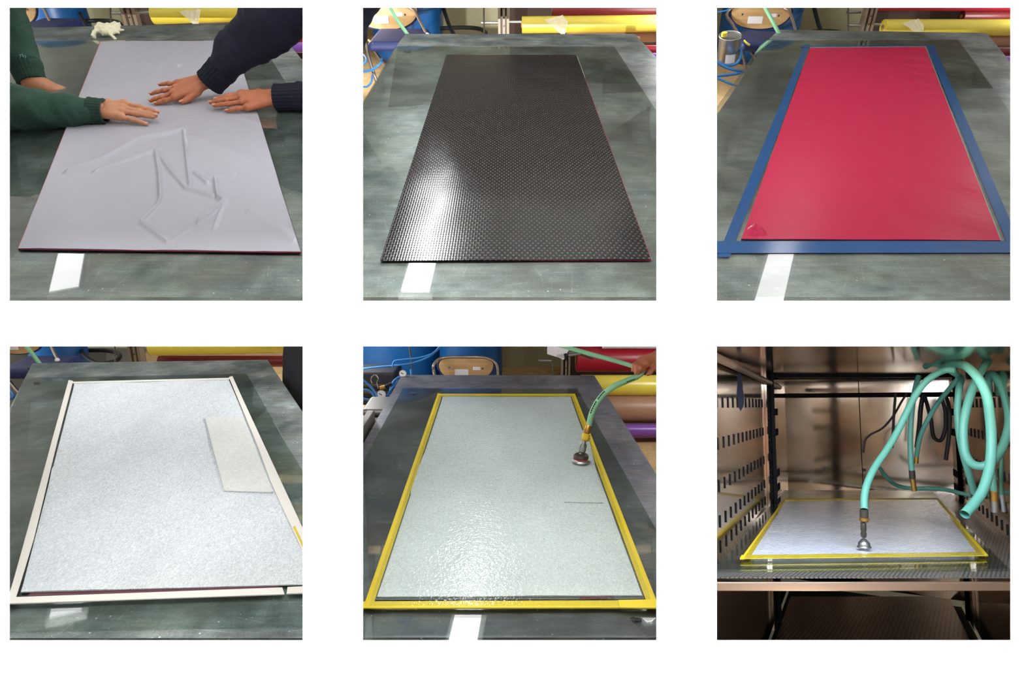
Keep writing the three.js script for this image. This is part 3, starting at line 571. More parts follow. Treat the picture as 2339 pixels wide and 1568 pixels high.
  part(hs, 'tube', tube(hp2, 5.2 * k, 60, 14), M.hose);
  // printed dashes on the hose
  for (const [i0, i1] of [[1, 2.1], [2.25, 3.1], [4.9, 5.7]]) {
    const cu = new THREE.CatmullRomCurve3(hp, false, 'centripetal'), pts = [];
    for (let s = 0; s <= 6; s++) { const t = (i0 + (i1 - i0) * s / 6) / 8, p = cu.getPoint(t), tg = cu.getTangent(t), out = V3(0, .25, 1).cross(tg).normalize().multiplyScalar(i0 > 4 ? -2 * k : 4 * k).add(V3(0, .2, 1).normalize().multiplyScalar(5.6 * k)); pts.push(p.add(out)); }
    for (let s = 0; s < 6; s++) part(hs, 'printed_mark', rod(pts[s], pts[s].clone().lerp(pts[s + 1], .72), 1.5 * k, 6), M.hoseInk);
  }
  done(hs);
  // hand gripping the hose
  const zh = Z - .06, H = (x, y, d = 0) => st.at(1160 + x * .2137, 785 + y * .2137, zh + d), kk = 4.68 * .2137;
  const caps = [], px = .2137 * zh / F;
  const knu = [[1400, 185], [1440, 200], [1470, 190], [1500, 180]];
  const W0 = H(1600, 130, .0), W2 = H(1610, 190, .0);
  const fing = [[[1420, 175, -.01], [1350, 230, -.02], [1335, 290, -.005]], [[1450, 190, -.02], [1385, 245, -.03], [1365, 320, -.01]], [[1480, 200, -.025], [1420, 260, -.035], [1395, 320, -.01]], [[1500, 215, -.02], [1450, 270, -.025], [1425, 318, 0]]];
  for (const f of fing) { const [a, b, d] = f.map(([x, y, z]) => H(x, y, z)); caps.push([W0, a, 48 * px, 34 * px], [a, b, 26 * px, 22 * px], [b, d, 22 * px, 17 * px]); }
  const t0 = H(1570, 250, -.02), t1 = H(1525, 305, -.03), t2 = H(1495, 330, -.03);
  caps.push([W0, t0, 50 * px, 34 * px], [t0, t1, 34 * px, 26 * px], [t1, t2, 26 * px, 20 * px]);
  const el = st.at(1580, 800, zh + .04), sh2 = st.at(1600, 690, zh + .15);
  const pe = thing(st, 'person', 'person reaching in from the side, bare hand gripping the green hose', 'person');
  const be = part(pe, 'body', mergeGeometries([skinMesh(caps, .006, .0028, (p, d) => d + .0006 * perlin.noise(p[0] * 150, p[1] * 150, p[2] * 150)), skinMesh([[H(1590, 165), el, .026, .036], [el, sh2, .036, .05], [sh2, sh2.clone().add(V3(.02, -.3, .1)), .08, .1]], .02, .006)].map(g => g.toNonIndexed())), M.skinB);
  part(pe, 'sweater', skinMesh([[st.at(1546, 814, zh + .02), el, .04, .05], [el, sh2, .052, .07], [sh2, sh2.clone().add(V3(.02, -.32, .1)), .1, .12]], .03, .008, folds(.005, 18)), M.navy);
  done(pe);
}

// ------------------------------------------------------------------ backgrounds of the table stations
function roll(st, name, label, cat, x0, x1, y, r, Z, mat, opt = {}) {
  const g = thing(st, name, label, cat), a = st.at(x0, y, Z), b = st.at(x1, opt.y1 ?? y, Z), R = r * Z / F, ax = b.clone().sub(a), L = ax.length();
  part(g, 'film_winding', lathe([[R * .35, 0], [R * .97, 0], [R, .004], [R, L - .004], [R * .97, L], [R * .35, L]], a, ax, 48), mat);
  part(g, 'core_tube', lathe([[R * .26, -.004], [R * .35, -.004], [R * .35, L + .004], [R * .26, L + .004], [R * .26, -.004]], a, ax, 32), M.core);
  return done(g);
}
function background(st, o) {
  const where = o.where, zt = o.zt;
  const wz = st.at(o.mid, o.wallY, zt + 1.9).z, hw = (px, Z) => (px - PX) / F * Z;
  const x0 = hw(o.x0, zt + 1.9), x1 = hw(o.x1, zt + 1.9);
  struct(st, `wall_back_${o.i}`, box(x0, x1, -.45, .62, wz - .03, wz), M.wallPaint, `olive beige painted wall panel behind the ${where}`);
  const fz = o.floorNear;
  struct(st, `floor_${o.i}`, box(hw(o.x0, zt) , hw(o.x1, zt), -.45, -.4, wz, fz), M.floor, `tan chipboard floor around the ${where}`, 'floor');
  // blue tank(s)
  for (const [cx, r, yb, Z, lab] of o.tanks) {
    const g = thing(st, 'blue_tank', lab ?? `blue painted steel tank behind the ${where}`, 'tank'), R = r * Z / F, b = st.at(cx, yb, Z); b.y = -.4; b.z -= R;
    const Ht = o.tankH ?? .7;
    part(g, 'shell', lathe([[0, 0.015], [R * .8, .015], [R * .96, .04], [R, .09], [R, Ht - .1], [R * .92, Ht - .04], [R * .7, Ht], [0, Ht + .02]], b, undefined, 64), M.tank);
    part(g, 'weld_seam', new THREE.TorusGeometry(R * 1.001, .004, 8, 64).rotateX(Math.PI / 2).translate(b.x, b.y + Ht * .52, b.z), M.tankDark);
    part(g, 'foot_ring', new THREE.CylinderGeometry(R * .85, R * .85, .03, 48, 1, true).translate(b.x, b.y + .015, b.z), M.tankDark);
    done(g);
  }
  // chair with bare plywood back
  if (o.chair) {
    const c = o.chair, Z = c.Z, k = Z / F, g = thing(st, 'chair', `chrome chair with bare plywood back behind the ${where}`, 'chair');
    const s = new THREE.Shape(); const [pw, ph] = [c.rx * k, c.ry * k];
    s.moveTo(-pw, ph * .45); s.bezierCurveTo(-pw, -ph * .5, -pw * .55, -ph, 0, -ph); s.bezierCurveTo(pw * .55, -ph, pw, -ph * .5, pw, ph * .45); s.bezierCurveTo(pw * .95, ph * .95, pw * .75, ph, pw * .55, ph); s.lineTo(-pw * .55, ph); s.bezierCurveTo(-pw * .75, ph, -pw * .95, ph * .95, -pw, ph * .45);
    for (const [hx, hy] of [[-.62, .2], [.62, .1]]) { const h = new THREE.Path(); h.absellipse(hx * pw, hy * ph, .022 * pw + .004, .022 * pw + .004, 0, Math.PI * 2); s.holes.push(h); }
    const pc = st.at(c.cx, c.cy, Z + .05);
    const back = part(g, 'backrest', new THREE.ExtrudeGeometry(s, { depth: .012, bevelEnabled: true, bevelSize: .002, bevelThickness: .002, bevelSegments: 2 }).translate(pc.x, pc.y, pc.z), M.ply, 'bare plywood backrest with paper stickers');
    const rim = new THREE.CatmullRomCurve3(s.getPoints(12).slice(0, -1).map(p => V3(pc.x + p.x * 1.06, pc.y + p.y * 1.06, pc.z + .004)), true);
    part(back, 'rim', new THREE.TubeGeometry(rim, 90, .006, 8, true), M.seat);
    for (const [a, b, w, h] of [[-.42, .05, .5, .62], [.25, .28, .28, .3]]) { const x = pc.x + a * pw, y = pc.y + b * ph; part(back, 'sticker', box(x, x + w * pw, y - h * ph, y, pc.z + .014, pc.z + .0155), M.paper); }
    if (c.seat) { const [sx0, sx1, sy0, sy1, dz] = c.seat, A = st.at(sx0, sy1, Z - dz), B = st.at(sx1, sy0, Z); part(g, 'seat', rbox(A.x, A.x + (sx1 - sx0) * (Z - dz) / F, A.y, A.y + .055, Math.min(A.z, B.z), A.z + .02, .025), M.seat); }
    for (const tb of c.tubes) part(g, 'frame_tube', tube(tb.map(([x, y, d = 0]) => st.at(x, y, Z + d)), 3.4 * k, tb.length * 10, 10), M.chrome);
    for (const [x, y, d = 0] of c.joints ?? []) { const p = st.at(x, y, Z + d); part(g, 'joint_cap', new THREE.SphereGeometry(5 * k, 14, 10).translate(p.x, p.y, p.z), M.paper); }
    done(g);
  }
  for (const h of o.tubes ?? []) single(st, h.name, tube(h.pts.map(([x, y, Z]) => st.at(x, y, Z)), h.r * h.pts[0][2] / F, h.pts.length * 12, 10), M[h.mat], h.label, h.cat ?? 'hose');
  // rack that carries the rolls
  if (o.rack) {
    const r = o.rack, Z = r.Z, k = Z / F, g = thing(st, 'roll_rack', `brown steel roll rack with round bars behind the ${where}`, 'rack');
    const b = st.at(r.post[0], r.post[2], Z), t = st.at(r.post[1], r.post[3], Z), w = t.x - b.x, yT = Math.max(t.y, b.y + .3);
    for (const f of [0, .42, .78]) part(g, 'post', box(b.x + w * f, b.x + w * (f + .22), -.4, yT, b.z - .05, b.z), M.brownSteel);
    part(g, 'post_web', box(b.x + w * .05, b.x + w * .95, -.4, yT, b.z - .06, b.z - .05), M.darkSteel);
    for (let i = 0; i < 7; i++) part(g, 'bolt', new THREE.CylinderGeometry(1.6 * k, 1.6 * k, .006, 10).rotateX(Math.PI / 2).translate(b.x + w * .53, yT - .03 - i * .05, b.z + .003), M.darkSteel);
    for (const [x0, x1, y, rr2] of r.bars) part(g, 'bar', rod(st.at(x0, y, Z), st.at(x1, y, Z), rr2 * k, 16), M.steel);
    for (const [x, y0, y1] of r.rods ?? []) part(g, 'threaded_rod', rod(st.at(x, y0, Z - .05), st.at(x + 1, y1, Z - .05), 1.7 * k, 8), M.darkSteel);
    const p0 = st.at(r.panel[0], 60, Z + .5), p1 = st.at(r.panel[1], 60, Z + .5);
    part(g, 'rear_panel', box(p0.x, p1.x, -.4, yT + .35, p0.z - .02, p0.z), M.dark, 'dark brown panel behind the rolls');
    done(g);
  }
  for (const r of o.rolls ?? []) roll(st, r.name, r.label, 'roll', r.x0, r.x1, r.y, r.r, r.Z, M[r.mat], r);
  if (o.flap) {                                              // clear film end hanging from the yellow roll
    const P = o.flap.pts.map(([x, y, d]) => st.at(x, y, o.flap.Z + d)), n = 14, pos = [], idx = [], uv = [];
    for (let j = 0; j <= n; j++) for (let i = 0; i <= n; i++) {
      const u = i / n, v = j / n, p = P[0].clone().lerp(P[1], u).lerp(P[3].clone().lerp(P[2], u), v), e = .012 * perlin.noise(u * 5, v * 4, 3) + .006 * perlin.noise(u * 14, v * 5, 8);
      pos.push(p.x, p.y, p.z + e); uv.push(u, v);
    }
    for (let j = 0; j < n; j++) for (let i = 0; i < n; i++) { const a = j * (n + 1) + i; idx.push(a, a + n + 1, a + 1, a + 1, a + n + 1, a + n + 2); }
    const g = new THREE.BufferGeometry(); g.setAttribute('position', new THREE.Float32BufferAttribute(pos, 3)); g.setAttribute('uv', new THREE.Float32BufferAttribute(uv, 2)); g.setIndex(idx); g.computeVertexNormals();
    single(st, 'clear_film_flap', g, M.film, `crumpled clear film end hanging off the yellow roll behind the ${where}`, 'film');
  }
}
const W = { a: 'table of the white film', b: 'table of the carbon sheet', c: 'table of the pink film', d: 'table of the grey felt', e: 'vacuum bag table' };
{ // a
  const st = S.a, zt = 3.84, w = W.a;
  background(st, { i: 1, where: w, zt, mid: 357, wallY: 40, x0: -80, x1: 806, floorNear: st.at(640, 90, zt).z,
    tanks: [[95, 70, 70, zt + .9]],
    chair: { Z: zt + .5, cx: 38, cy: 24, rx: 48, ry: 28, seat: [20, 118, 46, 92, .3], tubes: [[[92, 8], [104, 28, -.05], [120, 62, -.12], [126, 76, -.14]], [[-20, 10], [-24, 50, -.1], [-22, 90, -.14]]], joints: [[122, 66, -.13]] },
    tubes: [{ name: 'green_hose', mat: 'hose', r: 4.2, label: `straight green hose standing by the plywood chair behind the ${w}`, pts: [[30, 18, zt + .2], [52, 42, zt + .2], [80, 76, zt + .2], [92, 96, zt + .22]] },
      { name: 'black_cable', mat: 'blackHose', r: 4.4, label: `thick black cable bending on the floor behind the ${w}`, cat: 'cable', pts: [[172, 0, zt + 1.1], [182, 30, zt + 1.0], [196, 56, zt + .8], [212, 72, zt + .6], [245, 78, zt + .5], [272, 68, zt + .6], [276, 57, zt + .8], [262, 49, zt + .95], [225, 47, zt + 1.0], [165, 51, zt + 1.1]] }],
    rack: { Z: zt + .55, post: [287, 319, 68, 0], bars: [[255, 286, 30, 4], [318, 352, 28, 3.6]], rods: [[252, 10, 66]], panel: [320, 800] },
    rolls: [{ name: 'yellow_film_roll', label: `yellow film roll on the rack behind the ${w}`, x0: 350, x1: 790, y: 33, r: 21, Z: zt + .5, mat: 'yellow', y1: 18 },
      { name: 'kraft_film_roll', label: `brown film roll under the yellow roll behind the ${w}`, x0: 452, x1: 790, y: 62, r: 14, Z: zt + .6, mat: 'kraft' },
      { name: 'red_film_roll', label: `red film roll at the side behind the ${w}`, x0: 640, x1: 795, y: 84, r: 13, Z: zt + .3, mat: 'red' },
      { name: 'purple_film_roll', label: `purple film roll at the side behind the ${w}`, x0: 650, x1: 795, y: 109, r: 11, Z: zt + .25, mat: 'purple' }],
    flap: { Z: zt + .43, pts: [[402, 20, .02], [460, 16, .02], [452, 60, -.04], [450, 63, -.04]] } });
}
{ // b
  const st = S.b, zt = 3.71, w = W.b;
  background(st, { i: 2, where: w, zt, mid: 1160, wallY: 40, x0: 806, x1: 1560, floorNear: st.at(840, 235, 3.95).z,
    tanks: [[922, 83, 78, zt + 1.0]],
    chair: { Z: zt + .55, cx: 882, cy: 36, rx: 72, ry: 28, seat: [842, 968, 70, 118, .3], tubes: [[[812, 20], [845, 12, .02], [915, 13, .02], [944, 22], [956, 42, -.05], [974, 78, -.12], [984, 100, -.14]], [[815, 60, -.2], [832, 92, -.25], [848, 150, -.3], [862, 192, -.32]], [[856, 118, -.2], [870, 136, -.22], [886, 152, -.24]]], joints: [[976, 80, -.12]] },
    tubes: [{ name: 'green_hose', mat: 'hose', r: 4.2, label: `straight green hose leaning by the plywood chair behind the ${w}`, pts: [[880, 0, zt + .25], [905, 42, zt + .2], [937, 88, zt + .2], [950, 112, zt + .22]] },
      { name: 'black_cable', mat: 'blackHose', r: 4.4, label: `looped thick black cable on the floor behind the ${w}`, cat: 'cable', pts: [[1008, 0, zt + 1.2], [1018, 34, zt + 1.1], [1030, 66, zt + .9], [1046, 86, zt + .72], [1080, 92, zt + .65], [1106, 82, zt + .75], [1108, 73, zt + .9], [1090, 65, zt + 1.05], [1060, 63, zt + 1.1], [1000, 65, zt + 1.15]] },
      { name: 'blue_air_tube', mat: 'blueTube', r: 2.6, label: `thin blue air tubes coiled on the floor by the ${w}`, cat: 'tube', pts: [[820, 120, zt + .35], [832, 128, zt + .3], [836, 140, zt + .25], [824, 152, zt + .25], [818, 162, zt + .25], [848, 160, zt + .22], [868, 146, zt + .2], [872, 134, zt + .25]] },
      { name: 'blue_air_tube', mat: 'blueTube', r: 2.2, label: `thin blue air tube lying near the floor line by the ${w}`, cat: 'tube', pts: [[820, 196, zt + .2], [838, 198, zt + .18], [848, 188, zt + .16], [850, 172, zt + .18]] },
      { name: 'yellow_clip', mat: 'yellow', r: 2.6, label: `small yellow clip by the plywood chair near the ${w}`, cat: 'clip', pts: [[842, 92, zt + .25], [850, 99, zt + .22], [858, 103, zt + .22]] }],
    rack: { Z: zt + .6, post: [1138, 1163, 88, 0], bars: [[1099, 1138, 52, 3.4], [1160, 1195, 50, 3.4]], rods: [[1105, 10, 88]], panel: [1164, 1550] },
    rolls: [{ name: 'yellow_film_roll', label: `yellow film roll on the rack behind the ${w}`, x0: 1192, x1: 1550, y: 57, r: 18, Z: zt + .5, mat: 'yellow', y1: 53 },
      { name: 'kraft_film_roll', label: `brown film roll under the yellow roll behind the ${w}`, x0: 1296, x1: 1550, y: 80, r: 15, Z: zt + .6, mat: 'kraft' },
      { name: 'maroon_film_roll', label: `dark red film roll above the yellow roll behind the ${w}`, x0: 1262, x1: 1550, y: 22, r: 17, Z: zt + .8, mat: 'maroonRoll' },
      { name: 'red_film_roll', label: `red film roll at the side behind the ${w}`, x0: 1450, x1: 1552, y: 113, r: 9, Z: zt + .3, mat: 'red' },
      { name: 'purple_film_roll', label: `purple film roll at the side behind the ${w}`, x0: 1462, x1: 1552, y: 134, r: 12, Z: zt + .25, mat: 'purple' }],
    flap: { Z: zt + .43, pts: [[1243, 46, .02], [1285, 34, .02], [1297, 50, -.02], [1289, 84, -.05]] } });
}
{ // c
  const st = S.c, zt = 4.0, w = W.c;
  background(st, { i: 3, where: w, zt, mid: 1970, wallY: 40, x0: 1575, x1: 2420, floorNear: st.at(1640, 240, 4.15).z,
    tanks: [[1762, 92, 74, zt + 1.1]],
    chair: { Z: zt + .55, cx: 1736, cy: 38, rx: 68, ry: 25, seat: [1690, 1815, 74, 118, .3], tubes: [[[1706, 168, -.3], [1697, 124, -.2], [1688, 84, -.12], [1672, 54, -.05], [1660, 34], [1668, 20, .01], [1700, 15, .02], [1780, 16, .02], [1800, 24], [1810, 44, -.05], [1820, 80, -.12], [1826, 100, -.14]], [[1716, 118, -.2], [1726, 132, -.22], [1736, 150, -.24]]], joints: [[1687, 82, -.12]] },
    tubes: [{ name: 'green_hose', mat: 'hose', r: 4.4, label: `straight green hose leaning by the plywood chair behind the ${w}`, pts: [[1738, 0, zt + .25], [1760, 40, zt + .2], [1780, 78, zt + .2], [1790, 98, zt + .22]] },
      { name: 'black_cable', mat: 'blackHose', r: 4.4, label: `thick black cable behind the ${w}`, cat: 'cable', pts: [[1855, 0, zt + 1.2], [1864, 34, zt + 1.1], [1874, 66, zt + .95], [1890, 84, zt + .8], [1936, 82, zt + .8], [1920, 74, zt + 1.0], [1890, 71, zt + 1.1], [1852, 72, zt + 1.15]] },
      { name: 'blue_air_tube', mat: 'blueTube', r: 3.2, label: `blue air tube looped round the grey pail by the ${w}`, cat: 'tube', pts: [[1676, 84, zt + .2], [1690, 104, zt + .1], [1692, 128, zt + .05], [1682, 146, zt + .02], [1662, 150, zt], [1640, 142, zt], [1622, 128, zt + .05]] },
      { name: 'blue_air_tube', mat: 'blueTube', r: 3.2, label: `lower blue air tube crossing the floor by the ${w}`, cat: 'tube', pts: [[1622, 130, zt - .05], [1650, 150, zt - .05], [1676, 160, zt - .05], [1700, 164, zt - .02], [1674, 170, zt], [1640, 174, zt], [1620, 175, zt]] },
      { name: 'blue_air_tube', mat: 'blueTube', r: 2.6, label: `blue air tube lying closest to the edge of the ${w}`, cat: 'tube', pts: [[1624, 172, zt - .1], [1650, 184, zt - .1], [1676, 194, zt - .1], [1690, 198, zt - .08]] },
      { name: 'blue_air_tube', mat: 'blueTube', r: 1.6, label: `pale blue air tube before the tank by the ${w}`, cat: 'tube', pts: [[1620, 28, zt + .5], [1640, 27, zt + .5], [1658, 24, zt + .5], [1670, 18, zt + .5]] },
      { name: 'yellow_clip', mat: 'yellow', r: 2.6, label: `small yellow clip by the plywood chair near the ${w}`, cat: 'clip', pts: [[1700, 93, zt + .2], [1706, 99, zt + .18], [1713, 103, zt + .18]] }],
    rack: { Z: zt + .6, post: [1964, 1990, 82, 0], bars: [[1934, 1966, 28, 3], [1936, 1964, 58, 3.4], [1986, 2018, 56, 3.2]], rods: [[1937, 0, 78]], panel: [1990, 2410] },
    rolls: [{ name: 'yellow_film_roll', label: `yellow film roll on the rack behind the ${w}`, x0: 2017, x1: 2410, y: 63, r: 17.5, Z: zt + .5, mat: 'yellow' },
      { name: 'kraft_film_roll', label: `brown film roll under the yellow roll behind the ${w}`, x0: 2090, x1: 2410, y: 88, r: 15, Z: zt + .6, mat: 'kraft' },
      { name: 'maroon_film_roll', label: `dark red film roll above the yellow roll behind the ${w}`, x0: 2196, x1: 2410, y: 37, r: 13, Z: zt + .85, mat: 'maroonRoll' },
      { name: 'red_film_roll', label: `red film roll topping the rack behind the ${w}`, x0: 1994, x1: 2410, y: 12, r: 12, Z: zt + .8, mat: 'red' },
      { name: 'red_film_roll', label: `red film roll at the side behind the ${w}`, x0: 2250, x1: 2410, y: 118, r: 9, Z: zt + .3, mat: 'maroonRoll' },
      { name: 'purple_film_roll', label: `purple film roll at the side behind the ${w}`, x0: 2268, x1: 2410, y: 142, r: 13, Z: zt + .25, mat: 'purple' }],
    flap: { Z: zt + .43, pts: [[2060, 54, .02], [2098, 42, .02], [2111, 58, -.02], [2106, 84, -.05]] } });
  // grey pail
  const Z = zt + .15, k = Z / F, g = thing(st, 'grey_pail', 'grey metal pail with torn white label by the pink film table', 'pail'), b = st.at(1662, 140, Z);
  const up = V3(-.12, 1, .25).normalize();
  part(g, 'body', lathe([[0, 0], [22 * k, 0], [23.5 * k, 2 * k], [24 * k, 56 * k], [25 * k, 57 * k], [25 * k, 60 * k], [22.5 * k, 60 * k], [22 * k, 56 * k], [0, 55 * k]], b, up, 40), M.steel);
  const lb = new THREE.CylinderGeometry(24 * k, 24 * k, 20 * k, 12, 1, true, -.5, .9).translate(0, 16 * k, 0).scale(1.01, 1, 1.01); lb.applyQuaternion(new THREE.Quaternion().setFromUnitVectors(V3(0, 1, 0), up)).translate(b.x, b.y, b.z);
  part(g, 'label_patch', lb, M.paper, 'torn white label');
  part(g, 'cap', new THREE.CylinderGeometry(6 * k, 7 * k, 8 * k, 20).applyQuaternion(new THREE.Quaternion().setFromUnitVectors(V3(0, 1, 0), up)).translate(b.x + up.x * 62 * k - 14 * k, b.y + up.y * 62 * k, b.z + up.z * 62 * k), M.yellow, 'yellow cap');
  done(g);
}
{ // d
  const st = S.d, zt = 3.25, w = W.d;
  background(st, { i: 4, where: w, zt, mid: 357, wallY: 820, x0: -80, x1: 806, floorNear: st.at(30, 960, 3.2).z, tankH: .75,
    tanks: [[100, 60, 838, zt + .8]],
    chair: { Z: zt + .45, cx: 40, cy: 786, rx: 58, ry: 22, seat: [0, 132, 800, 866, .2], tubes: [[[112, 780], [124, 806, -.05], [136, 832, -.1], [142, 850, -.12]], [[22, 872, -.2], [36, 890, -.22], [50, 905, -.24]]], joints: [[131, 823, -.1]] },
    tubes: [{ name: 'green_hose', mat: 'hose', r: 4.4, label: `straight green hose leaning by the plywood chair behind the ${w}`, pts: [[50, 778, zt + .2], [72, 806, zt + .15], [98, 842, zt + .15], [110, 860, zt + .16]] },
      { name: 'black_cable', mat: 'blackHose', r: 4.6, label: `looped thick black cable on the floor behind the ${w}`, cat: 'cable', pts: [[178, 780, zt + 1.0], [188, 804, zt + .9], [204, 822, zt + .75], [232, 831, zt + .65], [262, 826, zt + .7], [274, 815, zt + .8], [262, 805, zt + .95], [235, 801, zt + 1.0], [165, 802, zt + 1.05]] },
      { name: 'blue_air_tube', mat: 'blueTube', r: 4, label: `blue air tube bundle on the floor by the ${w}`, cat: 'tube', pts: [[12, 888, zt + .1], [26, 898, zt + .08], [30, 908, zt + .06], [16, 912, zt + .06]] }],
    rack: { Z: zt + .55, post: [297, 324, 838, 770], bars: [[262, 298, 789, 3]], rods: [[262, 780, 838]], panel: [324, 800] },
    rolls: [{ name: 'yellow_film_roll', label: `yellow film roll on the rack behind the ${w}`, x0: 346, x1: 720, y: 790, r: 24, Z: zt + .45, mat: 'yellow', y1: 780 },
      { name: 'maroon_film_roll', label: `dark red film roll under the yellow roll behind the ${w}`, x0: 364, x1: 720, y: 826, r: 13, Z: zt + .55, mat: 'maroonRoll' }] });
  // person in black at the side
  const Z = zt + .05, at = (x, y, d = 0) => st.at(x, y, Z + d), hip = at(735, 880), sho = at(742, 700), k = Z / F;
  const p = thing(st, 'person', 'person in black clothes standing beside the grey felt table', 'person');
  const body = [[at(742, 640), at(742, 622), .055, .055], [at(742, 665), sho, .04, .05], [sho, hip, .1, .11]];
  const bm = part(p, 'body', skinMesh(body, .03, .01), M.skinB);
  part(p, 'hair', skinMesh([[at(744, 628, .02), at(744, 618, .02), .06, .058]], .02, .008), M.black);
  const legB = V3(0, 0, 0); const f1 = hip.clone(), f2 = hip.clone(); f1.y = f2.y = -.38; f1.x -= .06; f2.x += .06;
  part(p, 'clothing', skinMesh([[sho, at(728, 800), .125, .13], [at(728, 800), hip, .135, .15], [hip, at(712, 862), .13, .1], [at(702, 720), at(690, 800), .06, .05], [at(690, 800), at(676, 870), .055, .05], [hip, f1, .1, .05], [hip, f2, .1, .05]], .06, .01, folds(.006, 12), .02), M.black);
  done(p);
}
{ // e
  const st = S.e, zt = 3.54, w = W.e;
  background(st, { i: 5, where: w, zt, mid: 1160, wallY: 830, x0: 816, x1: 1618, floorNear: st.at(1490, 1090, 3.2).z, tankH: .85,
    tanks: [[1072, 74, 868, zt + .9, 'blue painted tank directly behind the plywood chair of the vacuum bag table'], [880, 128, 900, zt + 1.0, 'wide dark blue tank behind the gauges of the vacuum bag table']],
    chair: { Z: zt + .35, cx: 1065, cy: 844, rx: 62, ry: 26, tubes: [[[998, 872, -.05], [991, 850], [990, 836], [998, 824, .01], [1012, 818, .02], [1060, 816, .02], [1110, 818, .02], [1128, 826, .01], [1136, 838], [1137, 874, -.05]]] },
    tubes: [{ name: 'blue_air_tube', mat: 'blueTube', r: 2.2, label: 'long pale blue air tube curving in front of the dark blue tank', cat: 'tube', pts: [[818, 844, zt + .3], [870, 838, zt + .3], [925, 833, zt + .3], [955, 826, zt + .3], [985, 812, zt + .3], [1010, 790, zt + .3]] },
      { name: 'blue_air_tube', mat: 'blueTube', r: 2, label: 'upper pale blue air tube with a step in front of the dark blue tank', cat: 'tube', pts: [[896, 838, zt + .28], [900, 826, zt + .28], [920, 822, zt + .28], [960, 817, zt + .28], [990, 806, zt + .28], [1008, 786, zt + .28]] },
      { name: 'blue_air_tube', mat: 'blueTube', r: 3, label: 'bright blue air tube rising from the lower gauge to the upper gauge', cat: 'tube', pts: [[892, 914, zt + .05], [892, 890, zt + .1], [898, 874, zt + .1], [912, 862, zt + .12], [925, 858, zt + .12]] },
      { name: 'blue_air_tube', mat: 'blueTube', r: 2.6, label: 'bright blue air tube leaning behind the table corner', cat: 'tube', pts: [[884, 905, zt + .05], [900, 882, zt + .1], [914, 868, zt + .12], [938, 862, zt + .12], [939, 845, zt + .14]] },
      { name: 'blue_air_tube', mat: 'blueTube', r: 2.4, label: 'blue air tube arching into the lower gauge from the side', cat: 'tube', pts: [[818, 862, zt + .1], [838, 876, zt + .1], [856, 896, zt + .08], [864, 914, zt + .05]] },
      { name: 'blue_air_tube', mat: 'blueTube', r: 2.6, label: 'blue air tube hooked low beside the grey tub', cat: 'tube', pts: [[818, 892, zt + .05], [840, 892, zt + .05], [852, 902, zt + .04], [856, 916, zt + .03], [866, 920, zt + .03]] },
      { name: 'blue_air_tube', mat: 'blueTube', r: 2.6, label: 'lowest blue air tube running flat into the red valve', cat: 'tube', pts: [[818, 908, zt], [838, 913, zt], [858, 918, zt], [864, 922, zt]] },
      { name: 'wire_hook', mat: 'chrome', r: 1.3, label: 'bent chrome wire hook above the lower gauge', cat: 'hook', pts: [[850, 876, zt + .08], [847, 868, zt + .08], [849, 862, zt + .08], [858, 857, zt + .08], [864, 866, zt + .08], [861, 874, zt + .08], [864, 888, zt + .08]] },
      { name: 'grey_cable', mat: 'darkSteel', r: 1.6, label: 'thin grey cable hanging in front of the dark blue tank', cat: 'cable', pts: [[934, 786, zt + .3], [938, 815, zt + .3], [941, 845, zt + .3]] }],
    rack: { Z: zt + .5, post: [1282, 1302, 868, 770], bars: [[1230, 1260, 824, 3], [1300, 1322, 806, 4]], rods: [[1262, 824, 868]], panel: [1312, 1610] },
    rolls: [{ name: 'yellow_film_roll', label: `yellow film roll lying beyond the ${w}`, x0: 1326, x1: 1612, y: 881, r: 24, Z: zt + .3, mat: 'yellow' },
      { name: 'kraft_film_roll', label: `wide brown film roll under the yellow roll beyond the ${w}`, x0: 1336, x1: 1612, y: 934, r: 33, Z: zt + .32, mat: 'kraft' },
      { name: 'purple_film_roll', label: `purple film roll at the lowest row beyond the ${w}`, x0: 1400, x1: 1612, y: 985, r: 16, Z: zt + .25, mat: 'purple' },
      { name: 'red_film_roll', label: `thick crimson film roll above the yellow roll beyond the ${w}`, x0: 1316, x1: 1612, y: 818, r: 32, Z: zt + .55, mat: 'red' },
      { name: 'white_film_roll', label: `white film roll at the top of the rack beyond the ${w}`, x0: 1376, x1: 1612, y: 782, r: 15, Z: zt + .45, mat: 'paper' }] });
  // gauges, valve, tub, paper sheet
  const Z = zt + .08, k = Z / F;
  const gauge = (x, y, r, lab) => {
    const g = thing(st, 'pressure_gauge', lab, 'gauge'), c = st.at(x, y, Z), ax = V3(.1, .25, 1).normalize();
    part(g, 'case', lathe([[0, -r * .6 * k], [r * k, -r * .6 * k], [r * 1.08 * k, -.1 * r * k], [r * 1.08 * k, .12 * r * k], [r * .92 * k, .14 * r * k], [r * .92 * k, 0], [0, 0]], c, ax, 32), M.steel);
    const f = part(g, 'dial', new THREE.CircleGeometry(r * .92 * k, 28).applyQuaternion(new THREE.Quaternion().setFromUnitVectors(V3(0, 0, 1), ax)).translate(c.x + ax.x * .001, c.y + ax.y * .001, c.z + ax.z * .001), M.gaugeFace);
    part(f, 'needle', rod(c.clone().add(V3(-.5 * r * k, .3 * r * k, .003)), c.clone().add(V3(.2 * r * k, -.1 * r * k, .003)), .9 * k, 6), M.ink);
    part(g, 'stem', rod(c.clone().add(V3(0, -r * k, -.01)), c.clone().add(V3(0, -r * 1.7 * k, -.01)), 2.6 * k), M.brass);
    done(g);
  };
  gauge(920, 854, 8, 'upper round pressure gauge behind the table corner');
  gauge(871, 902, 10, 'lower round pressure gauge with brass fitting beside the table');
  const vl = thing(st, 'air_valve', 'red and brass air valve under the lower gauge', 'valve');
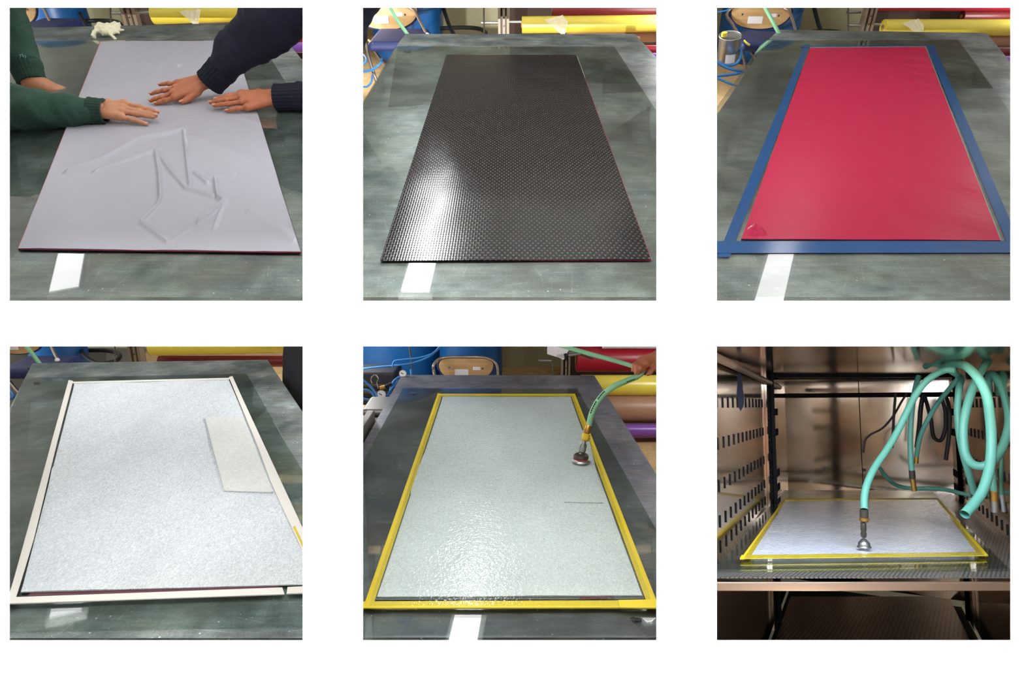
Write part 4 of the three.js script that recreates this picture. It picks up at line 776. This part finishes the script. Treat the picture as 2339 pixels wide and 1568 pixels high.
  part(vl, 'handle', rod(st.at(843, 926, zt), st.at(857, 924, zt), 4.5 * k), M.red); part(vl, 'body', rod(st.at(857, 924, zt), st.at(876, 920, zt), 3.4 * k), M.steel); part(vl, 'fitting', rod(st.at(866, 920, zt), st.at(888, 916, zt), 5 * k, 6), M.brass); done(vl);
  const reg = thing(st, 'air_regulator', 'brass air regulator with black knob above the lower gauge', 'regulator');
  part(reg, 'body', rod(st.at(868, 888, Z), st.at(880, 884, Z), 5 * k), M.brass); part(reg, 'knob', rod(st.at(880, 884, Z), st.at(894, 877, Z), 4 * k), M.black); done(reg);
  const cpA = st.at(800, 862, zt + .32), cpB = st.at(906, 862, zt + .32), cp = thing(st, 'compressor_unit', 'dark compressor housing behind the pressure gauges', 'machine');
  part(cp, 'housing', rbox(cpA.x, cpB.x, -.4, cpA.y + .03, cpA.z - .2, cpA.z, .02), std('#0f1420', .6)); for (let i = 0; i < 5; i++) part(cp, 'cooling_fin', box(cpA.x + .02, cpB.x - .02, cpA.y - .05 - i * .04, cpA.y - .04 - i * .04, cpA.z, cpA.z + .01), M.darkSteel); done(cp);
  const Zt = zt - .25, kt = Zt / F, tub = thing(st, 'grey_tub', 'grey machine body with rounded lid beside the vacuum bag table', 'machine'), tb = st.at(868, 985, Zt);
  part(tub, 'body', rbox(tb.x - .08, tb.x + .06, -.4, tb.y + .07, tb.z - .22, tb.z, .03), M.steelEdge); part(tub, 'lid', rbox(tb.x - .085, tb.x + .065, tb.y + .07, tb.y + .105, tb.z - .225, tb.z + .005, .02), M.steelEdge); done(tub);
  const ck = st.at(822, 1010, 2.72);
  single(st, 'cabinet_side', rbox(ck.x - .02, ck.x + .012, -.4, ck.y + .05, ck.z - .25, ck.z + .1, .005), M.steelEdge, 'grey cabinet corner standing beside the vacuum bag table', 'cabinet');
  const pA = st.at(1250, 778, zt + .35), pw = (zt + .35) / F, ps = new THREE.Shape([[0, 0], [52, 0], [52, -18], [38, -46], [26, -40], [0, -32]].map(([x, y]) => new THREE.Vector2(x * pw, y * pw)));
  single(st, 'paper_sheet', new THREE.ExtrudeGeometry(ps, { depth: .001, bevelEnabled: false }).translate(pA.x, pA.y, pA.z), M.paper, 'white paper sheet hanging from the roll rack by a clamp', 'paper');
  const cl = thing(st, 'clamp', 'black and chrome clamp holding the hanging paper sheet', 'clamp');
  part(cl, 'jaw', rod(st.at(1291, 808, zt + .33), st.at(1294, 824, zt + .33), 3.4 * pw), M.black); part(cl, 'screw', rod(st.at(1298, 812, zt + .33), st.at(1326, 808, zt + .33), 4 * pw), M.steel); part(cl, 'handle', rod(st.at(1326, 810, zt + .33), st.at(1354, 820, zt + .33), 2 * pw), M.darkSteel); done(cl);
}

// ------------------------------------------------------------------ station f: oven
{
  const st = S.f;
  const mirror = std('#b3a28f', .1, 1), frameM = std('#6f5a48', .35, .8), gap = std('#0c0a09', .9);
  const holeTex = (n, soft) => { const t = tex(64, 64, (x, y) => { const q = (a, b) => Math.hypot(((a % 64) + 64) % 64 - 32, ((b % 64) + 64) % 64 - 32); return Math.min(q(x, y), q(x + 32, y + 32)) < 13 ? 0 : 255; }, false); return t; };
  const perf = holeTex(), perf2 = holeTex(); perf.repeat.set(1 / .012, 1 / .016); perf2.repeat.set(1 / .02, 1 / .03);
  const grateM = std('#8a7360', .35, .7, { alphaMap: perf2, alphaTest: .5, side: THREE.DoubleSide });
  const perfM = std('#9a948c', .3, .7, { alphaMap: perf, alphaTest: .5, side: THREE.DoubleSide });
  const wl = -.4017 , on = (x, y, h) => st.on(x, y, h);
  const zB = on(1950, 1120).z, zF = on(1950, 1322).z, yTop = .575, yLow = -.525, skew = (1965 - PX) / F;
  // the oven leans away from the eye: its long axis runs towards the vanishing point of the shelf
  const axis = st.local(V3(0, EYE, 0).add(V3((1957 - PX) / F, -(929 - PY) / F, -1))).sub(st.local(V3(0, EYE, 0))); axis.y = 0; axis.divideScalar(-axis.z);
  const oz = st.local(V3(0, EYE, 0)).z;
  const X = (u, z) => u + axis.x * (oz - z);                 // cross coordinate in the oven -> station x
  const uL = -.405, uR = .47, zM = zF + .08;
  const wallQuad = (p, th) => { const pos = [], uv = []; const n = p[1].clone().sub(p[0]).cross(p[3].clone().sub(p[0])).normalize().multiplyScalar(-th), v = [...p, ...p.map(q => q.clone().add(n))];
    const quad = (a, b, c, d) => { for (const i of [a, b, c, a, c, d]) { pos.push(v[i].x, v[i].y, v[i].z); uv.push(v[i].x + v[i].y * .5, -v[i].z + v[i].y * .5); } };
    quad(0, 1, 2, 3); quad(7, 6, 5, 4); quad(4, 5, 1, 0); quad(5, 6, 2, 1); quad(6, 7, 3, 2); quad(7, 4, 0, 3);
    const g = new THREE.BufferGeometry(); g.setAttribute('position', new THREE.Float32BufferAttribute(pos, 3)); g.setAttribute('uv', new THREE.Float32BufferAttribute(uv, 2)); g.computeVertexNormals(); return g; };
  const P = (u, y, z) => V3(X(u, z), y, z);
  const ov = thing(st, 'oven', 'open stainless steel curing oven with slotted mirror walls', 'oven');
  const zS = zB + .42;                                        // seam between rear and front wall panels
  const zBL = zB - .34, zBR = zB + .1, zb = u => zBL + (zBR - zBL) * (u - uL) / (uR - uL);   // the rear wall faces the oven mouth
  const backP = part(ov, 'back_wall', wallQuad([P(uL, yLow, zBL), P(uR, yLow, zBR), P(uR, yTop, zBR), P(uL, yTop, zBL)], .02), mirror);
  part(backP, 'seam', wallQuad([P(.012, .0, zb(.012) + .002), P(.016, 0, zb(.016) + .002), P(.016, yTop, zb(.016) + .002), P(.012, yTop, zb(.012) + .002)], .001), gap);
  part(backP, 'rail', wallQuad([P(uL, .475, zBL + .004), P(uR, .475, zBR + .004), P(uR, .5, zBR + .004), P(uL, .5, zBL + .004)], .004), gap, 'black rail along the top');
  for (const u of [-.19, .02]) part(backP, 'bolt', new THREE.CylinderGeometry(.008, .008, .01, 10).rotateX(Math.PI / 2).translate(X(u, zb(u)), .09, zb(u) + .006), M.steel);
  const side = (u, name, s) => {
    const w = part(ov, name, s > 0 ? wallQuad([P(u, yLow, zM), P(u, yLow, zBL), P(u, yTop, zBL), P(u, yTop, zM)], .02) : wallQuad([P(u, yLow, zBR), P(u, yLow, zM), P(u, yTop, zM), P(u, yTop, zBR)], .02), mirror);
    part(ov, 'upright_rail', wallQuad(s > 0 ? [P(u + .012, yLow, zS + .14), P(u + .012, yLow, zS + .03), P(u + .012, yTop, zS + .03), P(u + .012, yTop, zS + .14)] : [P(u - .012, yLow, zS + .03), P(u - .012, yLow, zS + .14), P(u - .012, yTop, zS + .14), P(u - .012, yTop, zS + .03)], .01), mirror);
    for (let i = 0; i < 26; i++) { const y = .02 + i * .019; part(ov, 'rail_notch', box(X(u, zS + .085) + s * .012 - .001, X(u, zS + .085) + s * .012 + .0015, y, y + .009, zS + .08, zS + .098), gap); }
    part(ov, 'dark_joint', box(X(u, zS) + s * .002, X(u, zS) + s * .018, yLow, yTop, zS - .012, zS + .028), gap);
    // ventilation slots, cut dark into the wall
    for (const [y, z0, z1, n] of [[.44, zS + .17, zM - .02, 15], [.32, zS + .17, zM - .02, 15], [.2, zS + .17, zM - .02, 15], [.1, zS + .17, zM - .02, 15], [.03, zS + .17, zM - .02, 15], [.4, zB + .06, zS - .05, 9], [.3, zB + .06, zS - .05, 9], [.1, zB + .06, zS - .05, 9], [.03, zB + .06, zS - .05, 9]])
      for (let i = 0; i < n; i++) { const z = z0 + (z1 - z0) * (i + .5) / n; part(w, 'vent_slot', box(X(u, z) - .0012, X(u, z) + .0012, y - .017, y + .017, z - .006, z + .006), gap); }
    for (const [y, z] of [[.37, zM - .15], [.15, zM - .2], [-.36, zM - .3]]) part(w, 'shelf_clip', box(X(u, z) - .004 + s * .006, X(u, z) + .004 + s * .006, y, y + .008, z - .02, z + .02), M.steel);
  };
  side(uL, 'side_wall', 1); side(uR, 'side_wall', -1);
  part(ov, 'ceiling_panel', wallQuad([P(uL, yTop, zBL), P(uR, yTop, zBR), P(uR, yTop, zM), P(uL, yTop, zM)], .02), mirror);
  for (const z of [zB + .05, zB + .32, zB + .36]) part(ov, 'ceiling_rib', box(X(uL, z), X(uR, z), yTop - .012, yTop - .001, z, z + .02), z > zB + .33 ? gap : frameM);
  part(ov, 'ceiling_rail', rod(P(uL + .01, yTop - .05, zB + .02), P(uL + .03, yTop - .01, zM), .012), frameM);
  part(ov, 'oven_floor', wallQuad([P(uL, yLow - .03, zM), P(uR, yLow - .03, zM), P(uR, yLow - .03, zBR), P(uL, yLow - .03, zBL)], .02), std('#1d1713', .7, .3));
  const inF = .1, ff = wallQuad([P(uL + .03, yLow, zM), P(uR - .05, yLow, zM), P(uR - .05, yLow, zB + .02), P(uL + .03, yLow, zB + .02)], .002);
  part(ov, 'floor_grate', ff, grateM, 'perforated steel grate at the bottom');
  done(ov);
  const sh = thing(st, 'oven_shelf', 'perforated steel oven shelf with folded front lip', 'shelf');
  const shelf = slab(st, [[1792, 1121], [2188, 1121], [2420, 1322], [1590, 1322]], -.012, .002);
  part(sh, 'perforated_plate', shelf, perfM);
  const l0 = on(1590, 1322), l1 = on(2420, 1322);
  part(sh, 'front_lip', rbox(l0.x, l1.x, -.03, -.008, l0.z - .004, l0.z + .006, .003), std('#a98d75', .3, .85));
  part(sh, 'rear_lip', box(on(1792, 1121).x, on(2188, 1121).x, -.03, -.012, zB + .005, zB + .012), frameM);
  for (const x of [1640, 1700]) { }
  done(sh);
  single(st, 'glass_plate', slab(st, [[1796, 1124], [2130, 1124], [2306, 1306], [1606, 1308]], -.008, .007), M.glass, 'glass plate on the oven shelf under the bagged sheet', 'glass plate');
  single(st, 'breather_felt', sheet(st, [[1796, 1146], [1712, 1271]], [[2137, 1144], [2239, 1263]], 2 * T, .003, 30, 40, (x, z) => .001 * perlin.noise(x * 9, z * 5, 2)), std('#dfe5f0', .9), 'white felt sheet under clear bag inside the oven', 'felt');
  const tape = (l, r, lab, h = 3 * T) => single(st, 'sealant_tape_strip', sheet(st, l, r, h, .003, 2, 6), M.tackYellow, lab, 'tape');
  tape([[1791, 1142], [1690, 1282]], [[1797, 1143], [1712, 1276]], 'yellow sealant tape strip in the oven on the side away from the hoses', .0034);
  tape([[2136, 1141], [2236, 1270]], [[2143, 1140], [2258, 1272]], 'yellow sealant tape strip in the oven on the hanging hose side', .0034);
  tape([[1793, 1141], [1792, 1145]], [[2140, 1139.5], [2142, 1143.5]], 'yellow sealant tape strip in the oven along the back wall side', .0066);
  tape([[1694, 1271], [1690, 1278]], [[2250, 1264], [2254, 1271]], 'yellow sealant tape strip in the oven along the front lip of the shelf', .0066);
  const bag = M.bag.clone(); bag.bumpScale = .0012;
  single(st, 'vacuum_bag_film', sheet(st, [[1794, 1143], [1698, 1277]], [[2139, 1142], [2249, 1270]], .0105, .0002, 60, 80, (x, z) => .001 * perlin.noise(x * 14, z * 10, 25) + .0012 * perlin.noise(x * 45, z * 26, 2), true), bag, 'clear crinkled vacuum bag over the white felt in the oven', 'film');
  const c = on(1974, 1252, .012), Z = -st.world(c).z, k = Z / F;
  const v = thing(st, 'vacuum_port', 'steel vacuum port standing on the bagged sheet in the oven', 'vacuum port');
  part(v, 'base_disc', lathe([[0, 0], [15 * k, 0], [15.5 * k, 2 * k], [13 * k, 5 * k]], c), M.steel);
  part(v, 'top_disc', lathe([[13 * k, 5 * k], [12.5 * k, 11 * k], [9 * k, 15 * k], [4.5 * k, 20 * k], [0, 20 * k]], c), M.steel);
  const b1 = st.at(1973, 1228, Z), b2 = st.at(1972, 1196, Z - .005), b3 = st.at(1972, 1186, Z), b4 = st.at(1973, 1162, Z + .005);
  const ax = b2.clone().sub(b1), ln = ax.length();
  part(v, 'coupling', lathe([[0, -.1 * ln], [4 * k, 0], [6 * k, .05 * ln], [6.5 * k, .3 * ln], [5 * k, .42 * ln], [6.5 * k, .55 * ln], [6 * k, 1 * ln], [0, 1 * ln]], b1, ax), M.darkSteel);
  done(v);
  const hose = (name, lab, pts, r, ends = [], mat = M.hoseTeal) => {
    const g = thing(st, name, lab, 'hose'), pp = pts.map(([x, y, z]) => st.at(x, y, z));
    part(g, 'tube', tube(pp, r, pts.length * 14, 14), mat);
    for (const [a, b, ra, m, nm] of ends) part(g, nm, rod(st.at(...a), st.at(...b), ra, 16), m);
    return done(g);
  };
  const zp = Z + .005;
  hose('vacuum_hose', 'bright teal hose rising from the vacuum port in the oven', [[1974, 1165, zp], [1974, 1140, zp + .02], [1978, 1115, zp + .04], [1988, 1088, zp + .07], [2002, 1062, zp + .1], [2024, 1030, zp + .13], [2048, 990, zp + .16], [2070, 945, zp + .18], [2090, 905, zp + .2], [2115, 872, zp + .2], [2138, 855, zp + .2], [2160, 846, zp + .2], [2182, 846, zp + .18]], .0105,
    [[[1974, 1192, zp], [1974, 1164, zp], .0115, M.darkSteel, 'ferrule'], [[1974, 1190, zp - .002], [1974, 1183, zp - .002], .0135, M.brass, 'clamp_ring']]);
  const q = (x, y, z) => [1965 + x * .2774, 785 + y * .2774, z];
  const z2 = 2.3, z3 = 2.95;
  hose('coiled_hose', 'thick teal hose hanging in wide loops in the oven', [q(540, 190, z2 + .3), q(600, 165, z2 + .2), q(680, 190, z2 + .15), q(760, 235, z2 + .1), q(820, 275, z2 + .1), q(812, 380, z2), q(800, 560, z2 - .02), q(815, 740, z2 - .04), q(850, 920, z2 - .05), q(900, 1090, z2 - .04), q(938, 1230, z2 - .02)], .0105, [[q(936, 1225, z2 - .02), q(942, 1262, z2), .012, M.darkSteel, 'ferrule']]);
  hose('coiled_hose', 'teal hose looping over the top into a big oval in the oven', [q(700, 190, z2 + .1), q(760, 168, z2), q(830, 172, z2 - .05), q(900, 210, z2 - .12), q(980, 300, z2 - .18), q(1040, 430, z2 - .22), q(1065, 580, z2 - .25), q(1080, 760, z2 - .28), q(1075, 950, z2 - .3), q(1050, 1090, z2 - .32), q(1000, 1230, z2 - .34), q(930, 1330, z2 - .36), q(860, 1410, z2 - .38)], .0135);
  hose('coiled_hose', 'teal hose forming the largest oval loop in the oven', [q(1050, 150, z2), q(1000, 220, z2 - .05), q(940, 340, z2 - .1), q(885, 500, z2 - .14), q(852, 660, z2 - .16), q(850, 800, z2 - .17), q(870, 920, z2 - .18), q(920, 990, z2 - .19), q(990, 1012, z2 - .2), q(1070, 985, z2 - .21), q(1140, 910, z2 - .2), q(1195, 790, z2 - .18), q(1225, 650, z2 - .15), q(1210, 500, z2 - .1), q(1170, 370, z2 - .05), q(1110, 275, z2), q(1075, 255, z2 + .05), q(1055, 300, z2 + .1), q(1055, 430, z2 + .1)], .0125);
  hose('coiled_hose', 'teal hose dropping straight to a chrome tip in the oven', [q(1070, 950, z2 - .24), q(1080, 1020, z2 - .24), q(1092, 1120, z2 - .24), q(1102, 1220, z2 - .24)], .009, [[q(1102, 1215, z2 - .24), q(1106, 1300, z2 - .24), .0095, M.brass, 'ferrule'], [q(1106, 1300, z2 - .24), q(1110, 1390, z2 - .24), .009, M.steel, 'steel_tip']]);
  hose('coiled_hose', 'thin dark green hose with a short tip by the oven side wall', [q(1165, 940, z2 - .1), q(1160, 1080, z2 - .1), q(1165, 1250, z2 - .1)], .006, [[q(1165, 1245, z2 - .1), q(1185, 1385, z2 - .1), .007, M.steel, 'steel_tip']], std('#3f6e58', .5));
  hose('coiled_hose', 'teal hose hanging straight behind the rising hose in the oven', [q(480, 270, z2 + .35), q(450, 380, z2 + .33), q(425, 560, z2 + .3), q(412, 760, z2 + .28), q(415, 920, z2 + .26), q(425, 1050, z2 + .25)], .0095, [[q(425, 1045, z2 + .25), q(430, 1115, z2 + .25), .0105, M.darkSteel, 'ferrule'], [q(430, 1115, z2 + .25), q(445, 1215, z2 + .25), .009, M.brass, 'coupling']]);
  hose('coiled_hose', 'teal hose running slantwise down to the rear of the oven', [q(815, 280, z2 + .12), q(720, 390, z2 + .2), q(620, 520, z2 + .3), q(540, 660, z2 + .35), q(490, 780, z2 + .38), q(462, 930, z2 + .4)], .0085, [[q(464, 920, z2 + .4), q(460, 990, z2 + .4), .008, M.brass, 'ferrule']]);
  hose('coiled_hose', 'teal hose lying along the back edge of the oven shelf', [q(165, 1030, z3 + .3), q(200, 1085, z3 + .25), q(260, 1145, z3 + .2), q(340, 1182, z3 + .1), q(440, 1195, z3 + .05), q(580, 1195, z3), q(720, 1208, z3 - .05), q(830, 1235, z3 - .1), q(910, 1252, z3 - .12)], .0085);
  hose('oven_cable', 'thin dark cable hanging before the oven back wall', [q(385, 410, 3.35), q(340, 480, 3.35), q(270, 600, 3.35), q(180, 700, 3.35), q(80, 755, 3.35), q(40, 800, 3.35), q(25, 900, 3.35)], .005, [], std('#463a33', .6));
  hose('oven_cable', 'straight dark cable in front of the oven back wall', [q(290, 410, 3.35), q(275, 620, 3.35), q(265, 860, 3.35)], .006, [], std('#463a33', .6));
  hose('oven_cable', 'black cable falling from the oven ceiling behind the hoses', [q(520, 420, 3.2), q(500, 520, 3.2), q(485, 700, 3.2), q(465, 860, 3.2)], .01, [], std('#2a2422', .6));
  hose('oven_cable', 'black cable swinging in a slack arc behind the hoses', [q(530, 430, 3.15), q(580, 620, 3.1), q(610, 780, 3.1), q(660, 800, 3.1), q(700, 700, 3.1), q(700, 560, 3.1), q(670, 450, 3.1)], .008, [], std('#2a2422', .6));
  hose('oven_cable', 'black cable dropping down beside the slack arc', [q(700, 410, 3.05), q(735, 560, 3.0), q(730, 760, 3.0), q(705, 960, 3.0)], .008, [], std('#2a2422', .6));
}

// ------------------------------------------------------------------ what the oven's mirror walls show: people and a shelf on the viewer's side
function stander(x, z, turn, top, legs, hairM, cap, label) {
  const g = new THREE.Group(); g.name = numbered('person'); g.userData = { label, category: 'person' };
  const c = (a, b, ra, rb) => [V3(...a), V3(...b), ra, rb], arm = s => [[s * .2, 1.36, 0], [s * .27, 1.1, .06], [s * .1, 1.2, .3]];
  const caps = [c([0, 1.6, .01], [0, 1.5, .03], .088, .07), c([0, 1.5, .01], [0, 1.4, 0], .05, .055), c([0, 1.36, 0], [0, .95, 0], .12, .13)];
  for (const s of [-1, 1]) { const [a, b, d] = arm(s); caps.push(c([0, 1.36, 0], a, .06, .055), c(a, b, .05, .04), c(b, d, .038, .03), c(d, [s * .05, 1.26, .36], .03, .024), c([s * .09, .9, 0], [s * .1, .48, .01], .08, .055), c([s * .1, .48, .01], [s * .1, .07, -.02], .052, .036), c([s * .1, .05, -.02], [s * .11, .04, .14], .04, .03)); }
  caps.push(c([0, 1.57, .09], [0, 1.55, .105], .012, .016), c([-.09, 1.56, .01], [-.092, 1.54, .01], .018, .012), c([.09, 1.56, .01], [.092, 1.54, .01], .018, .012));
  part(g, 'body', skinMesh(caps, .05, .012), M.skinB);
  const sh = [c([0, 1.36, 0], [0, .92, 0], .15, .155)];
  for (const s of [-1, 1]) { const [a, b, d] = arm(s); sh.push(c([0, 1.37, 0], a, .08, .08), c(a, b, .075, .06), c(b, [b[0] * .6 + d[0] * .4, b[1] * .6 + d[1] * .4, b[2] * .6 + d[2] * .4], .06, .055)); }
  part(g, 'shirt', skinMesh(sh, .05, .012, folds(.006, 14)), top);
  part(g, 'trousers', skinMesh([-1, 1].flatMap(s => [c([s * .08, .92, 0], [s * .1, .48, .01], .11, .085), c([s * .1, .48, .01], [s * .1, .1, -.02], .085, .07)]), .05, .012, folds(.005, 14)), legs);
  part(g, 'hair', skinMesh([c([0, 1.65, -.02], [0, 1.58, -.04], .088, .082)], .02, .01), hairM);
  if (cap) part(g, 'cap', mergeGeometries([lathe([[.1, 0], [.1, .03], [.08, .07], [.04, .09], [0, .095]], V3(0, 1.64, 0), undefined, 24).toNonIndexed(), box(-.07, .07, 1.64, 1.648, .06, .17).toNonIndexed()]), cap);
  for (const s of [-1, 1]) part(g, 'eye', new THREE.SphereGeometry(.011, 10, 8).translate(s * .033, 1.59, .088), M.black);
  part(g, 'mouth', new THREE.SphereGeometry(1, 10, 8).scale(.022, .005, .006).translate(0, 1.515, .093), M.nail);
  g.position.set(x, 0, z); g.rotation.y = turn; scene.add(shade(g));
}
stander(-.28, .6, Math.PI - .4, std('#cdb0a4', .9), std('#4a4a55', .9), M.black, std('#9c2f3c', .8), 'person in pale pink shirt and red cap behind the viewer');
stander(-1.05, 1.0, Math.PI - .6, M.navy, M.black, M.black, std('#a8444a', .8), 'person in navy top and red cap behind the viewer');
stander(.35, 1.3, Math.PI, std('#27383f', .9), M.black, M.black, null, 'person in dark teal top behind the viewer');
{
  const g = new THREE.Group(); g.name = numbered('shelf_unit'); g.userData = { label: 'white metal shelf unit against the wall behind the viewer', category: 'shelf' };
  for (const x of [-.6, 0, .6]) for (const z of [-.2, .2]) part(g, 'post', box(x - .02, x + .02, 0, 2, z - .02, z + .02), M.white);
  for (const y of [.15, .65, 1.15, 1.6, 1.97]) part(g, 'shelf_board', box(-.62, .62, y, y + .03, -.22, .22), M.white);
  g.position.set(-.9, 0, 2.9); scene.add(shade(g));
}

// ------------------------------------------------------------------ lamps of the stations
lamp(S.a, [146, 662], [186, 470], .85, .12, LAMP.a, 'ceiling lamp above the white film mirrored in its glass plate');
lamp(S.b, [948, 667], [1010, 430], .85, .13, LAMP.b, 'ceiling lamp above the carbon sheet mirrored in its glass plate');
lamp(S.c, [1752, 705], [1800, 520], .85, .12, LAMP.c, 'ceiling lamp above the pink film mirrored in its glass plate');
lamp(S.d, [360, 1260], [385, 1000], .6, .3, LAMP.d * .8, 'wide ceiling lamp centred above the grey felt');
lamp(S.d, [149, 1404], [190, 1240], .62, .1, LAMP.d, 'ceiling lamp above the grey felt mirrored in its glass plate');
lamp(S.e, [1055, 1475], [1098, 1270], .62, .1, LAMP.e * 1.15, 'ceiling lamp above the vacuum bag mirrored in its glass plate');
for (const [k, px, w, l, lab] of [['a', 357, .62, .2, 'white film'], ['b', 1164, .62, .2, 'carbon sheet'], ['c', 1972, .62, .2, 'pink film'], ['d', 357, .7, .24, 'grey felt'], ['e', 1164, .7, .24, 'vacuum bag'], ['f', 1972, .6, .05, 'oven mouth']]) {
  const st = S[k], low = k > 'c', p = low ? st.at(px, k === 'f' ? 757 : 742, k === 'f' ? 1.54 : 1.76) : st.at(px, 17, 1.5);
  if (!low) { p.y = Math.max(p.y + .05, .8); p.z -= .02; }
  lampAt(st, p, 0, w, l, LAMP[k] * (k === 'd' ? .1 : k === 'e' ? .2 : low ? .42 : .8), `broad front lamp above the ${lab} just behind the display wall`, k === 'f' ? '#d2e2ff' : '#ffffff', k === 'f' ? .8 : 0);
}
// globe lamps on the partitions light the shelves and tanks behind the tables
function sideLamp(st, px, py, Z, I, label, stand = false) {
  const p = st.world(st.at(px, py, Z)), g = new THREE.Group(); g.name = numbered('globe_lamp'); g.userData = { label, category: 'light' };
  const glow = std('#ffffff', .5); glow.emissive = new THREE.Color(1, .98, .94); glow.emissiveIntensity = 1.5;
  part(g, 'globe', new THREE.SphereGeometry(.05, 24, 16), glow); part(g, 'socket', new THREE.CylinderGeometry(.03, .035, .06, 20).translate(0, .07, 0), M.black); part(g, 'cord', rod(V3(0, .1, 0), V3(0, .45, 0), .004, 8), M.black); if (stand) g.scale.y = -1;
  g.position.copy(p); scene.add(shade(g));
  const l = new THREE.PointLight('#ffffff', I, 0, 2); l.position.copy(p); l.castShadow = true; l.shadow.radius = 2.5; scene.add(l);
}
sideLamp(S.a, -110, 20, 4.3, SIDE_LAMP.up, 'globe lamp hanging beside the chair of the white film table');
sideLamp(S.a, 770, 20, 4.15, SIDE_LAMP.up * .6, 'globe lamp hanging between the white film and carbon backgrounds');
sideLamp(S.b, 1545, 20, 4.1, SIDE_LAMP.up, 'globe lamp hanging between the carbon and pink film backgrounds');
sideLamp(S.c, 2425, 20, 4.4, SIDE_LAMP.up, 'globe lamp hanging beside the rolls of the pink film table');
sideLamp(S.d, -90, 780, 3.8, SIDE_LAMP.low, 'globe lamp hanging beside the chair of the grey felt table');
sideLamp(S.d, 780, 770, 3.75, SIDE_LAMP.low, 'globe lamp hanging behind the person in black');
sideLamp(S.e, 790, 740, 4.0, SIDE_LAMP.low, 'globe lamp hanging beside the gauges of the vacuum bag table');
sideLamp(S.f, 1972, 1560, 1.62, .35, 'globe lamp standing low before the bottom of the oven', true);
sideLamp(S.e, 1605, 770, 3.25, SIDE_LAMP.low * .8, 'globe lamp hanging close to the purple roll of the vacuum bag table');
sideLamp(S.e, 770, 752, 2.75, .75, 'globe lamp hanging over the divider between felt and vacuum bag tables');
sideLamp(S.e, 1592, 752, 2.55, .75, 'globe lamp hanging beside the rolls of the vacuum bag table');
for (const [x, z] of [[0, 1.8]]) {
  const g = { world: v => v, q: new THREE.Quaternion() };
  lampAt(g, V3(x, 4.8, z), 0, 1.2, 1.2, ROOM_LAMP, 'square workshop ceiling lamp above the viewer');
}
console.log('built', scene.children.length);
renderer.render(scene, camera);
